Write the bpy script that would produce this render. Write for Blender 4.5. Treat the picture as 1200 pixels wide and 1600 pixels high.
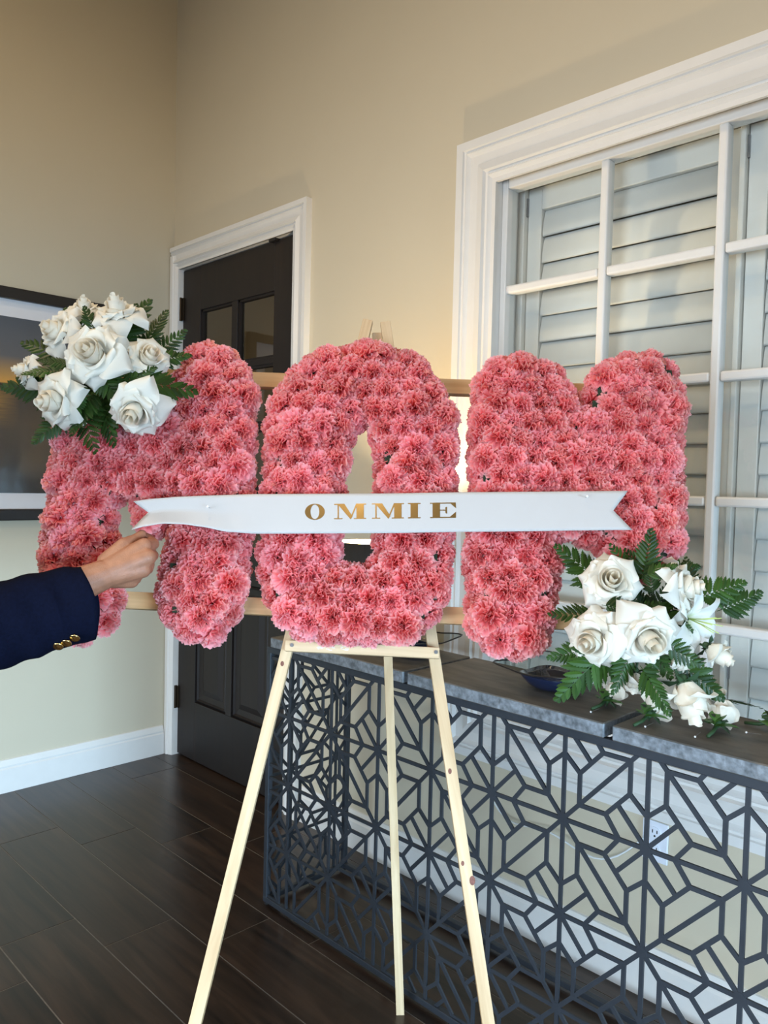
import bpy, bmesh, math, random
from mathutils import Vector, Matrix, noise as mnoise

for o in list(bpy.data.objects):
    bpy.data.objects.remove(o)
SC = bpy.context.scene
COL = SC.collection
PI = math.pi

# ------------------------------------------------------------------ camera
CAM_LOC = Vector((3.59446, -2.04446, 1.405))
FPX = 1224.8
CX = Vector((0.70472281, 0.70908848, 0.02364934))     # right
CY = Vector((0.04239622, -0.00881474, -0.99906199))   # down
CZ = Vector((-0.70821489, 0.70506441, -0.03627462))   # forward
cam_data = bpy.data.cameras.new('camera')
cam = bpy.data.objects.new('camera', cam_data)
COL.objects.link(cam)
cam.matrix_world = Matrix(((CX.x, -CY.x, -CZ.x, CAM_LOC.x), (CX.y, -CY.y, -CZ.y, CAM_LOC.y),
                           (CX.z, -CY.z, -CZ.z, CAM_LOC.z), (0, 0, 0, 1)))
cam_data.sensor_fit = 'VERTICAL'
cam_data.sensor_height = 36
cam_data.lens = FPX * 36 / 1600
cam_data.clip_start = 0.02
SC.camera = cam

# ------------------------------------------------------------------ world, lights, exposure
SC.view_settings.view_transform = 'Standard'
SC.view_settings.look = 'None'
SC.view_settings.exposure = -0.35
SC.view_settings.gamma = 1
SC.view_settings.use_curve_mapping = False
world = bpy.data.worlds.new('world')
SC.world = world
world.use_nodes = True
world.node_tree.nodes['Background'].inputs[0].default_value = (0.6, 0.75, 1.0, 1)
world.node_tree.nodes['Background'].inputs[1].default_value = 0.12


def area(name, loc, target, sx, sy, power, color, spread=PI):
    l = bpy.data.lights.new(name, 'AREA')
    l.shape = 'RECTANGLE'
    l.size, l.size_y = sx, sy
    l.energy = power
    l.color = color
    l.spread = spread
    o = bpy.data.objects.new(name, l)
    o.location = loc
    d = Vector(target) - Vector(loc)
    o.rotation_euler = d.to_track_quat('-Z', 'Y').to_euler()
    COL.objects.link(o)
    return o


DAY = (0.82, 0.90, 1.0)
SKY = (0.50, 0.76, 1.0)
WARM = (1.0, 0.76, 0.48)
area('daylight_front_window', (3.9, -5.85, 1.30), (3.6, -1.6, 0.55), 4.6, 2.2, 96, DAY, 1.5)
area('low_blue_fill', (3.9, -5.85, 0.62), (2.7, 0.0, 0.32), 4.6, 0.9, 30, SKY, 0.9)  # added blue fill brightening the low wall behind the lattice, not a separate pane
area('daylight_side_window', (7.35, -2.6, 0.80), (0.6, -1.6, 0.05), 3.6, 1.3, 78, SKY, 0.80)
for (x, y) in ((1.2, -2.3), (2.9, -2.1), (2.4, -3.8), (4.8, -3.4)):
    area('ceiling_downlight', (x, y, 4.12), (x, y, 0), 0.18, 0.18, 28, WARM, 2.9)
area('backroom_fill', (0.6, 1.6, 2.6), (0.6, 1.0, 0), 0.4, 0.4, 5, WARM)  # added dim warm fill so the room behind the door glass shows; no lamp there


# ------------------------------------------------------------------ material helpers
def new_mat(name):
    m = bpy.data.materials.new(name)
    m.use_nodes = True
    nt = m.node_tree
    nt.nodes.clear()
    out = nt.nodes.new('ShaderNodeOutputMaterial')
    return m, nt, out


def node(nt, typ, ins=None, **props):
    n = nt.nodes.new(typ)
    for k, v in props.items():
        setattr(n, k, v)
    for k, v in (ins or {}).items():
        if isinstance(v, bpy.types.NodeSocket):
            nt.links.new(v, n.inputs[k])
        else:
            n.inputs[k].default_value = v
    return n


def c4(c):
    return (c[0], c[1], c[2], 1)


def ramp(nt, fac, stops):
    r = nt.nodes.new('ShaderNodeValToRGB')
    cr = r.color_ramp
    while len(cr.elements) < len(stops):
        cr.elements.new(0.5)
    for e, (p, c) in zip(cr.elements, stops):
        e.position = p
        e.color = c4(c)
    nt.links.new(fac, r.inputs[0])
    return r.outputs[0]


def mat(name, color, rough=0.6, metal=0.0, var=0.06, scale=20.0, bump=0.0, bscale=120.0, coat=0.0, stretch=None, spec=0.5):
    """plain procedural surface: colour with soft noise variation and optional fine relief"""
    m, nt, out = new_mat(name)
    tc = node(nt, 'ShaderNodeTexCoord')
    vec = tc.outputs['Object']
    if stretch:
        vec = node(nt, 'ShaderNodeMapping', {'Vector': vec, 'Scale': stretch}).outputs[0]
    nz = node(nt, 'ShaderNodeTexNoise', {'Vector': vec, 'Scale': scale, 'Detail': 4.0})
    lo = [max(0, c * (1 - var)) for c in color]
    hi = [min(1, c * (1 + var)) for c in color]
    colr = ramp(nt, nz.outputs['Fac'], [(0.3, lo), (0.7, hi)])
    b = node(nt, 'ShaderNodeBsdfPrincipled', {'Base Color': colr, 'Roughness': rough, 'Metallic': metal,
                                              'Coat Weight': coat, 'Specular IOR Level': spec})
    if bump:
        n2 = node(nt, 'ShaderNodeTexNoise', {'Vector': vec, 'Scale': bscale, 'Detail': 3.0})
        bp = node(nt, 'ShaderNodeBump', {'Height': n2.outputs['Fac'], 'Strength': bump, 'Distance': 0.002})
        nt.links.new(bp.outputs[0], b.inputs['Normal'])
    nt.links.new(b.outputs[0], out.inputs[0])
    return m


def wood_mat(name, dark, light, rough=0.55, axis=(40, 40, 3), coat=0.0, knots=False, bump=0.05):
    m, nt, out = new_mat(name)
    tc = node(nt, 'ShaderNodeTexCoord')
    oi = node(nt, 'ShaderNodeObjectInfo')
    off = node(nt, 'ShaderNodeVectorMath', {0: tc.outputs['Object']}, operation='ADD')
    sc = node(nt, 'ShaderNodeVectorMath', {0: oi.outputs['Random'], 1: (7.3, 3.1, 5.7)}, operation='MULTIPLY')
    nt.links.new(sc.outputs[0], off.inputs[1])
    mp = node(nt, 'ShaderNodeMapping', {'Vector': off.outputs[0], 'Scale': axis})
    nz = node(nt, 'ShaderNodeTexNoise', {'Vector': mp.outputs[0], 'Scale': 1.0, 'Detail': 6.0, 'Roughness': 0.6, 'Distortion': 0.6})
    colr = ramp(nt, nz.outputs['Fac'], [(0.32, dark), (0.52, [(a + b) / 2 for a, b in zip(dark, light)]), (0.68, light)])
    hs = node(nt, 'ShaderNodeHueSaturation', {'Color': colr})
    mr = node(nt, 'ShaderNodeMapRange', {0: oi.outputs['Random'], 3: 0.85, 4: 1.12})
    nt.links.new(mr.outputs[0], hs.inputs['Value'])
    b = node(nt, 'ShaderNodeBsdfPrincipled', {'Base Color': hs.outputs[0], 'Roughness': rough, 'Coat Weight': coat, 'Coat Roughness': 0.2})
    bp = node(nt, 'ShaderNodeBump', {'Height': nz.outputs['Fac'], 'Strength': bump, 'Distance': 0.002})
    nt.links.new(bp.outputs[0], b.inputs['Normal'])
    nt.links.new(b.outputs[0], out.inputs[0])
    return m


def glass_mat(name, tint=(1, 1, 1), refl=(1, 1, 1), rough=0.0, ior=1.5):
    """thin clear pane: see-through with a Fresnel reflection"""
    m, nt, out = new_mat(name)
    fres = node(nt, 'ShaderNodeFresnel', {'IOR': ior})
    ge = node(nt, 'ShaderNodeNewGeometry')
    inv = node(nt, 'ShaderNodeMath', {0: 1.0, 1: ge.outputs['Backfacing']}, operation='SUBTRACT')
    fr = node(nt, 'ShaderNodeMath', {0: fres.outputs[0], 1: inv.outputs[0]}, operation='MULTIPLY')
    t = node(nt, 'ShaderNodeBsdfTransparent', {'Color': c4(tint)})
    g = node(nt, 'ShaderNodeBsdfGlossy', {'Color': c4(refl), 'Roughness': rough})
    mx = node(nt, 'ShaderNodeMixShader', {0: fr.outputs[0], 1: t.outputs[0], 2: g.outputs[0]})
    nt.links.new(mx.outputs[0], out.inputs[0])
    return m


def petal_mat(name, stops, trans=0.3, vary=0.08, pale=None, rough=0.55):
    """petals: colour runs along the 'tone' attribute (base to rim), each bloom varies a little"""
    m, nt, out = new_mat(name)
    at = node(nt, 'ShaderNodeAttribute', attribute_name='tone')
    colr = ramp(nt, at.outputs['Fac'], stops)
    oi = node(nt, 'ShaderNodeObjectInfo')
    if pale:
        w = node(nt, 'ShaderNodeMapRange', {0: oi.outputs['Random'], 1: 0.45, 2: 1.0, 3: 0.0, 4: 0.65})
        mx = node(nt, 'ShaderNodeMix', {'Factor': w.outputs[0], 'A': colr, 'B': c4(pale)}, data_type='RGBA')
        # data_type RGBA sockets share names; link explicitly
        nt.links.new(w.outputs[0], mx.inputs[0])
        nt.links.new(colr, mx.inputs[6])
        mx.inputs[7].default_value = c4(pale)
        colr = mx.outputs[2]
    hs = node(nt, 'ShaderNodeHueSaturation', {'Color': colr})
    mr = node(nt, 'ShaderNodeMapRange', {0: oi.outputs['Random'], 3: 1 - vary, 4: 1 + vary})
    nt.links.new(mr.outputs[0], hs.inputs['Value'])
    b = node(nt, 'ShaderNodeBsdfPrincipled', {'Base Color': hs.outputs[0], 'Roughness': rough, 'Specular IOR Level': 0.25})
    t = node(nt, 'ShaderNodeBsdfTranslucent', {'Color': hs.outputs[0]})
    ms = node(nt, 'ShaderNodeMixShader', {0: trans, 1: b.outputs[0], 2: t.outputs[0]})
    nt.links.new(ms.outputs[0], out.inputs[0])
    return m


M = {}
M['wall'] = mat('wall_paint', (0.56, 0.50, 0.378), 0.75, var=0.012, scale=3, bump=0.08, bscale=260)
M['ceiling'] = mat('ceiling_paint', (0.62, 0.59, 0.52), 0.8, var=0.02)
M['trim'] = mat('white_trim_paint', (0.70, 0.69, 0.665), 0.38, var=0.015)
M['shutter'] = mat('white_shutter_paint', (0.74, 0.72, 0.68), 0.4, var=0.02)
M['grout'] = mat('grout', (0.19, 0.18, 0.17), 0.85, var=0.15, scale=60)
M['tile'] = wood_mat('wood_look_tile', (0.010, 0.0065, 0.0048), (0.052, 0.030, 0.019), rough=0.30, axis=(1.6, 22, 10), bump=0.05)
M['door'] = wood_mat('espresso_wood', (0.007, 0.0045, 0.004), (0.014, 0.008, 0.006), rough=0.55, axis=(30, 30, 2), bump=0.02)
M['bronze'] = mat('dark_bronze', (0.05, 0.035, 0.022), 0.4, metal=0.8)
M['glass'] = glass_mat('window_glass', (0.95, 0.97, 0.97))
M['door_glass'] = glass_mat('door_glass', (0.80, 0.80, 0.78), ior=1.7)
M['black'] = mat('black_lacquer', (0.012, 0.010, 0.010), 0.35)
M['mat_board'] = mat('white_mat_board', (0.74, 0.75, 0.79), 0.8, var=0.01)
M['iron'] = mat('grey_powder_coat', (0.030, 0.036, 0.046), 0.42, metal=0.25, var=0.1, scale=40)
M['stone'] = mat('grey_slate_top', (0.125, 0.117, 0.104), 0.6, var=0.35, scale=16, bump=0.25, bscale=60, stretch=(0.6, 2, 2))
M['stone_edge'] = mat('chiselled_slate_edge', (0.16, 0.18, 0.20), 0.55, var=0.5, scale=70, bump=0.8, bscale=110)
M['pine'] = wood_mat('raw_pine', (0.42, 0.275, 0.14), (0.63, 0.475, 0.295), 0.6, axis=(26, 26, 2.2))
M['pine_rail'] = wood_mat('raw_pine_rail', (0.42, 0.25, 0.11), (0.66, 0.45, 0.23), 0.6, axis=(34, 34, 2.0))
M['knot'] = mat('pine_knot', (0.16, 0.055, 0.035), 0.6, var=0.3, scale=300)
M['steel'] = mat('grey_steel', (0.30, 0.30, 0.31), 0.35, metal=0.9)
M['foam'] = mat('wet_floral_foam', (0.012, 0.028, 0.012), 0.9, var=0.3, scale=80)
M['stem'] = mat('wrapped_green_stem', (0.022, 0.060, 0.020), 0.6, var=0.25, scale=90)
M['fern'] = petal_mat('fern_green', [(0.0, (0.009, 0.027, 0.004)), (1.0, (0.030, 0.074, 0.011))], trans=0.15, vary=0.4, rough=0.42)
M['leaf'] = petal_mat('rose_leaf_green', [(0.0, (0.06, 0.16, 0.035)), (1.0, (0.11, 0.27, 0.06))], trans=0.2, vary=0.3, rough=0.4)
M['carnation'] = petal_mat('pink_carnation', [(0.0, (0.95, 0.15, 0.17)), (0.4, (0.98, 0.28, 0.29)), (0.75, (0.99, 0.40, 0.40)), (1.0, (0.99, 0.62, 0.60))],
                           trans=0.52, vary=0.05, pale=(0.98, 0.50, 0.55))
M['rose'] = petal_mat('white_rose', [(0.0, (0.88, 0.80, 0.66)), (0.35, (0.86, 0.81, 0.70)), (0.7, (0.83, 0.80, 0.71)), (1.0, (0.81, 0.785, 0.705))], trans=0.32, vary=0.03)
M['lily'] = petal_mat('white_lily', [(0.0, (0.60, 0.70, 0.30)), (0.25, (0.86, 0.87, 0.78)), (1.0, (0.88, 0.88, 0.86))], trans=0.25, vary=0.02)
M['stamen'] = mat('green_stamen', (0.45, 0.55, 0.16), 0.5)
M['ribbon'] = mat('white_satin_ribbon', (0.465, 0.44, 0.425), 0.42, var=0.01, bump=0.12, bscale=700, spec=0.4)
M['gold'] = mat('gold_foil', (0.78, 0.56, 0.25), 0.22, metal=1.0, var=0.08)
M['pearl'] = mat('pearl', (0.85, 0.84, 0.82), 0.18, coat=0.6, var=0.01)
M['skin'] = mat('skin', (0.37, 0.165, 0.095), 0.5, var=0.12, scale=60, bump=0.35, bscale=420)
M['nail'] = mat('fingernail', (0.66, 0.40, 0.32), 0.3, var=0.03)
M['navy'] = mat('navy_wool', (0.0022, 0.0036, 0.013), 0.9, var=0.2, scale=200, bump=0.25, bscale=900, spec=0.08)
M['trousers'] = mat('grey_trouser_wool', (0.06, 0.06, 0.065), 0.85, var=0.15, scale=200)
M['leather'] = mat('black_shoe_leather', (0.012, 0.011, 0.010), 0.3)
M['hair'] = mat('dark_hair', (0.02, 0.014, 0.010), 0.6, var=0.4, scale=120)
M['plate'] = mat('outlet_plastic', (0.72, 0.76, 0.84), 0.35, var=0.01)
M['slot'] = mat('outlet_slot', (0.015, 0.015, 0.018), 0.5)
M['blue_glass'] = mat('dark_blue_glass', (0.008, 0.014, 0.040), 0.08, coat=1.0, var=0.1)
M['clear_glass'] = glass_mat('clear_dish_glass', (0.66, 0.70, 0.68), ior=1.5, rough=0.03)
M['shade'] = mat('charcoal_lamp_shade', (0.035, 0.034, 0.033), 0.8, bump=0.2, bscale=500)
M['shade_in'] = mat('gold_shade_lining', (0.70, 0.56, 0.34), 0.5)
M['chrome'] = mat('brushed_chrome', (0.6, 0.6, 0.62), 0.2, metal=1.0)
M['cable'] = mat('white_cable', (0.66, 0.68, 0.68), 0.5)


def emit_mat(name, color, strength):
    m, nt, out = new_mat(name)
    e = node(nt, 'ShaderNodeEmission', {'Color': c4(color), 'Strength': strength})
    nt.links.new(e.outputs[0], out.inputs[0])
    return m


M['bulb'] = emit_mat('lit_bulb', (1.0, 0.74, 0.42), 6.0)


def print_mat():
    """the framed sunset photograph: sky, glowing horizon, dark shore, rippled water"""
    m, nt, out = new_mat('sunset_print')
    tc = node(nt, 'ShaderNodeTexCoord')
    sp = node(nt, 'ShaderNodeSeparateXYZ', {0: tc.outputs['Generated']})
    v = sp.outputs['Z']
    base = ramp(nt, v, [(0.0, (0.012, 0.013, 0.016)), (0.10, (0.035, 0.037, 0.040)), (0.40, (0.075, 0.062, 0.050)), (0.52, (0.055, 0.050, 0.050)),
                        (0.60, (0.030, 0.026, 0.026)), (0.622, (0.022, 0.018, 0.018)), (0.628, (0.75, 0.40, 0.09)), (0.68, (0.50, 0.31, 0.11)),
                        (0.78, (0.12, 0.125, 0.14)), (1.0, (0.055, 0.070, 0.095))])
    # golden light on the water near the sun
    d = node(nt, 'ShaderNodeMath', {0: sp.outputs['Y'], 1: 0.70}, operation='SUBTRACT')
    d2 = node(nt, 'ShaderNodeMath', {0: d.outputs[0]}, operation='ABSOLUTE')
    near = node(nt, 'ShaderNodeMapRange', {0: d2.outputs[0], 1: 0.02, 2: 0.09, 3: 1.0, 4: 0.0})
    below = node(nt, 'ShaderNodeMapRange', {0: v, 1: 0.36, 2: 0.56, 3: 0.0, 4: 1.0})
    above = node(nt, 'ShaderNodeMapRange', {0: v, 1: 0.56, 2: 0.61, 3: 1.0, 4: 0.0})
    mp = node(nt, 'ShaderNodeMapping', {'Vector': tc.outputs['Generated'], 'Scale': (1, 8, 60)})
    nz = node(nt, 'ShaderNodeTexNoise', {'Vector': mp.outputs[0], 'Scale': 2.0, 'Detail': 4.0})
    k1 = node(nt, 'ShaderNodeMath', {0: near.outputs[0], 1: below.outputs[0]}, operation='MULTIPLY')
    k2 = node(nt, 'ShaderNodeMath', {0: k1.outputs[0], 1: above.outputs[0]}, operation='MULTIPLY')
    k3 = node(nt, 'ShaderNodeMath', {0: k2.outputs[0], 1: nz.outputs['Fac']}, operation='MULTIPLY')
    mx = node(nt, 'ShaderNodeMix', data_type='RGBA')
    nt.links.new(k3.outputs[0], mx.inputs[0])
    nt.links.new(base, mx.inputs[6])
    mx.inputs[7].default_value = (0.55, 0.32, 0.07, 1)
    b = node(nt, 'ShaderNodeBsdfPrincipled', {'Base Color': mx.outputs[2], 'Roughness': 0.4, 'Coat Weight': 0.5, 'Coat Roughness': 0.08})
    nt.links.new(b.outputs[0], out.inputs[0])
    return m


M['print'] = print_mat()


# ------------------------------------------------------------------ object helpers
def mesh_of(name, verts, faces, smooth=False, tone=None):
    me = bpy.data.meshes.new(name)
    me.from_pydata([tuple(v) for v in verts], [], faces)
    if smooth:
        me.polygons.foreach_set('use_smooth', [True] * len(me.polygons))
    if tone is not None:
        a = me.attributes.new('tone', 'FLOAT', 'POINT')
        a.data.foreach_set('value', tone)
    me.update()
    return me


def link(name, me, material=None, parent=None, mw=None):
    o = bpy.data.objects.new(name, me)
    COL.objects.link(o)
    if material is not None and not me.materials:
        me.materials.append(material)
    if parent is not None:
        o.parent = parent
    if mw is not None:
        o.matrix_basis = mw
    return o


def empty(name, mw=None, parent=None):
    o = bpy.data.objects.new(name, None)
    o.empty_display_size = 0.05
    COL.objects.link(o)
    if parent is not None:
        o.parent = parent
    if mw is not None:
        o.matrix_basis = mw if isinstance(mw, Matrix) else Matrix.Translation(Vector(mw))
    return o


def tag(o, label=None, cat=None, group=None, kind=None):
    if label: o['label'] = label
    if cat: o['category'] = cat
    if group: o['group'] = group
    if kind: o['kind'] = kind
    return o


def box_geo(x0, x1, y0, y1, z0, z1):
    v = [(x0, y0, z0), (x1, y0, z0), (x1, y1, z0), (x0, y1, z0), (x0, y0, z1), (x1, y0, z1), (x1, y1, z1), (x0, y1, z1)]
    f = [(0, 3, 2, 1), (4, 5, 6, 7), (0, 1, 5, 4), (1, 2, 6, 5), (2, 3, 7, 6), (3, 0, 4, 7)]
    return v, f


class MB:
    """collects simple shapes into one mesh"""
    def __init__(s):
        s.v, s.f = [], []

    def add(s, vf):
        n = len(s.v)
        s.v += [tuple(p) for p in vf[0]]
        s.f += [tuple(i + n for i in f) for f in vf[1]]
        return s

    def box(s, *a):
        return s.add(box_geo(*a))

    def build(s, name, material, parent=None, smooth=False, bevel=0, mw=None):
        me = mesh_of(name, s.v, s.f, smooth)
        if bevel:
            bevel_mesh(me, bevel)
        return link(name, me, material, parent, mw)


def bevel_mesh(me, w, seg=2):
    bm = bmesh.new()
    bm.from_mesh(me)
    es = [e for e in bm.edges if len(e.link_faces) == 2 and e.calc_face_angle(0) > 0.5]
    bmesh.ops.bevel(bm, geom=es, offset=w, segments=seg, profile=0.5, affect='EDGES')
    bm.to_mesh(me)
    bm.free()


def box(name, a, material, parent=None, bevel=0.0, mw=None):
    return MB().box(*a).build(name, material, parent, bevel=bevel, mw=mw)


def tube_geo(pts, rad, n=8, cap=True, up=None):
    pts = [Vector(p) for p in pts]
    if not hasattr(rad, '__len__'):
        rad = [rad] * len(pts)
    v, f = [], []
    ref = Vector(up) if up else None
    for i, p in enumerate(pts):
        t = (pts[min(i + 1, len(pts) - 1)] - pts[max(i - 1, 0)]).normalized()
        if ref is None or abs(ref.dot(t)) > 0.95:
            ref = Vector((0, 0, 1)) if abs(t.z) < 0.9 else Vector((1, 0, 0))
        a = t.cross(ref).normalized()
        b = t.cross(a).normalized()
        ref = -b
        r = rad[i]
        ra, rb = r if isinstance(r, tuple) else (r, r)
        for k in range(n):
            th = 2 * PI * k / n
            v.append(p + a * (ra * math.cos(th)) + b * (rb * math.sin(th)))
    for i in range(len(pts) - 1):
        for k in range(n):
            f.append((i * n + k, i * n + (k + 1) % n, (i + 1) * n + (k + 1) % n, (i + 1) * n + k))
    if cap:
        f.append(tuple(range(n))[::-1])
        f.append(tuple((len(pts) - 1) * n + k for k in range(n)))
    return v, f


def lathe_geo(prof, n=32):
    v, f = [], []
    for (r, z) in prof:
        for k in range(n):
            th = 2 * PI * k / n
            v.append((r * math.cos(th), r * math.sin(th), z))
    for i in range(len(prof) - 1):
        for k in range(n):
            f.append((i * n + k, i * n + (k + 1) % n, (i + 1) * n + (k + 1) % n, (i + 1) * n + k))
    return v, f


def beam_geo(p0, p1, side, w, t):
    """square-cut stick from p0 to p1, width w along side, thickness t across"""
    p0, p1 = Vector(p0), Vector(p1)
    d = (p1 - p0).normalized()
    s = (Vector(side) - d * d.dot(Vector(side))).normalized()
    n = d.cross(s)
    v = []
    for p in (p0, p1):
        for a, b in ((-1, -1), (1, -1), (1, 1), (-1, 1)):
            v.append(p + s * (a * w / 2) + n * (b * t / 2))
    return v, [(0, 3, 2, 1), (4, 5, 6, 7), (0, 1, 5, 4), (1, 2, 6, 5), (2, 3, 7, 6), (3, 0, 4, 7)]


def frame_z(axis, roll=0.0, up=(0, 0, 1)):
    """rotation whose local z is 'axis'"""
    z = Vector(axis).normalized()
    u = Vector(up)
    if abs(z.dot(u)) > 0.95:
        u = Vector((1, 0, 0))
    x = u.cross(z).normalized()
    y = z.cross(x)
    r = Matrix((x, y, z)).transposed()
    return r @ Matrix.Rotation(roll, 3, 'Z')


def mat4(loc, rot3, s=1.0):
    m = rot3.to_4x4()
    if s != 1.0:
        m = m @ Matrix.Diagonal((s, s, s, 1))
    m.translation = Vector(loc)
    return m


def outline_geo(poly, h):
    """extruded 2D polygon (x, y) from z = 0 to h"""
    n = len(poly)
    v = [(x, y, 0) for x, y in poly] + [(x, y, h) for x, y in poly]
    f = [tuple(range(n))[::-1], tuple(range(n, 2 * n))]
    f += [(i, (i + 1) % n, n + (i + 1) % n, n + i) for i in range(n)]
    return v, f


# survey of the room: a direction measured in the photograph turned into a world ray
FH = Vector((CZ.x, CZ.y, 0)).normalized()     # level view direction
RH = Vector((-FH.y, FH.x, 0)) * -1            # level right direction


def ray(px, py):
    return CX * ((px - 600) / FPX) + CY * ((py - 800) / FPX) + CZ


def spot(px, py, depth):
    d = ray(px, py)
    return CAM_LOC + d * (depth / d.dot(FH))


# ------------------------------------------------------------------ room shell
def structure(o):
    o['kind'] = 'structure'
    return o


RX, RY, RZ = 7.5, -6.0, 4.2
DX0, DX1, DZ = 0.062, 0.978, 2.445              # door opening
WX0, WX1, WZ0, WZ1 = 2.02, 3.80, 0.66, 2.395    # window opening
structure(box('wall_left', (-0.12, 0, RY, 0.14, 0, RZ), M['wall']))
wb = MB()
wb.box(0, DX0 - 0.02, 0, 0.12, 0, RZ)
wb.box(DX0 - 0.02, DX1 + 0.02, 0, 0.12, DZ + 0.02, RZ)
wb.box(DX1 + 0.02, WX0 - 0.015, 0, 0.12, 0, RZ)
wb.box(WX0 - 0.015, WX1 + 0.015, 0, 0.12, WZ1 + 0.015, RZ)
wb.box(WX0 - 0.015, WX1 + 0.015, 0, 0.12, 0, WZ0 - 0.015)
wb.box(WX1 + 0.015, RX, 0, 0.12, 0, RZ)
structure(wb.build('wall_back', M['wall']))
structure(box('ceiling', (-0.12, RX + 0.12, RY - 0.12, 0.12, RZ, RZ + 0.1), M['ceiling']))
# side and front walls behind the camera, with window openings
wr = MB()
wr.box(RX, RX + 0.12, RY, 0.12, 0, 0.2); wr.box(RX, RX + 0.12, RY, 0.12, 2.5, RZ)
wr.box(RX, RX + 0.12, RY, -4.4, 0.2, 2.5); wr.box(RX, RX + 0.12, -0.8, 0.12, 0.2, 2.5)
structure(wr.build('wall_right', M['wall']))
wf = MB()
wf.box(-0.12, RX + 0.12, RY - 0.12, RY, 0, 0.2); wf.box(-0.12, RX + 0.12, RY - 0.12, RY, 2.5, RZ)
wf.box(-0.12, 1.6, RY - 0.12, RY, 0.2, 2.5); wf.box(6.2, RX + 0.12, RY - 0.12, RY, 0.2, 2.5)
structure(wf.build('wall_front', M['wall']))
for nm, n, ax in (('window_2', 4, 'x'), ('window_3', 3, 'y')):
    w = structure(empty(nm))
    a0, a1 = (1.6, 6.2) if ax == 'x' else (-4.4, -0.8)
    for i in range(n + 1):
        c = a0 + (a1 - a0) * i / n
        b = (c - .04, c + .04, RY - .08, RY - .02, .2, 2.5) if ax == 'x' else (RX + .02, RX + .08, c - .04, c + .04, .2, 2.5)
        box('window_mullion', b, M['trim'], w)
# room beyond the door and the window
br = MB()
br.box(-0.3, 4.5, 2.6, 2.7, 0, 3.2); br.box(-0.4, -0.3, 0.14, 2.7, 0, 3.2); br.box(4.5, 4.6, 0.14, 2.7, 0, 3.2); br.box(-0.4, 4.6, 0.14, 2.7, 3.2, 3.3)
br.box(1.5, 1.6, 0.14, 2.6, 0, 3.2)
structure(br.build('wall_beyond', M['wall']))

# floor: wood-look porcelain planks, each set in grout
fl = structure(box('floor', (-0.12, RX + 0.12, RY - 0.12, 2.7, -0.06, -0.0015), M['grout']))
TL, TW, G = 0.8895, 0.2275, 0.0042
joints = {0: 0.911 - 0.69, 1: 1.115, 2: 0.911, 3: 1.605, 4: 0.5085, 5: 1.190}
rnd = random.Random(5)
row = -1
y1 = -0.0845 + 2 * TW
while y1 > RY + 0.02:
    y0 = y1 - TW
    ox = joints.get(row, rnd.uniform(0, TL))
    x = ox - math.ceil(ox / TL + 1) * TL
    while x < RX:
        xa, xb = max(x, 0.0) + G / 2, min(x + TL, RX) - G / 2
        if xb - xa > 0.01:
            ya, yb = max(y0, RY) + G / 2, min(y1, 0.1) - G / 2
            if yb - ya > .01 and (y0 > -4.3 or True):
                me = mesh_of('floor_tile', *box_geo(-(xb - xa) / 2, (xb - xa) / 2, -(yb - ya) / 2, (yb - ya) / 2, -0.012, 0.0))
                t = link('floor_tile', me, M['tile'], fl)
                t.location = ((xa + xb) / 2, (ya + yb) / 2, rnd.uniform(-0.0003, 0.0))
        x += TL
    y1 = y0
    row += 1

# baseboards
def baseboard(name, p0, p1, nrm):
    prof = [(0, 0), (0.018, 0), (0.018, 0.104), (0.013, 0.110), (0.015, 0.118), (0.011, 0.130), (0.006, 0.143), (0, 0.145)]
    p0, p1, nrm = Vector(p0), Vector(p1), Vector(nrm)
    v = [p + nrm * a + Vector((0, 0, z)) for p in (p0, p1) for a, z in prof]
    n = len(prof)
    f = [(i, (i + 1) % n, n + (i + 1) % n, n + i) for i in range(n)] + [tuple(range(n))[::-1], tuple(range(n, 2 * n))]
    return structure(MB().add((v, f)).build(name, M['trim']))


baseboard('baseboard_left', (0, RY, 0), (0, -0.030, 0), (1, 0, 0))
baseboard('baseboard_back', (1.10, 0, 0), (RX, 0, 0), (0, -1, 0))

CAS = [(0, 0), (0, .030), (.026, .030), (.029, .024), (.034, .021), (.040, .026), (.046, .021), (.052, .017), (.080, .016), (.096, .021), (.106, .024),
       (.112, .014), (.118, .012), (.124, .019), (.130, .014), (.136, .010), (.150, .010), (.150, 0)]


def casing_piece(name, a, b, inward, parent, prof, y=0.0, mitre=(True, True)):
    """one moulded casing board along a->b on the back wall (outer edge), mitred at its ends"""
    a, b, inward = Vector(a), Vector(b), Vector(inward)
    d = (b - a).normalized()
    v = []
    for end, p, sg in ((0, a, 1), (1, b, -1)):
        for u, pr in prof:
            m = u * sg if mitre[end] else 0
            v.append(p + inward * u + d * m + Vector((0, y - pr, 0)))
    n = len(prof)
    f = [(i, (i + 1) % n, n + (i + 1) % n, n + i) for i in range(n)] + [tuple(range(n)), tuple(range(n, 2 * n))[::-1]]
    return MB().add((v, f)).build(name, M['trim'], parent)


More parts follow.
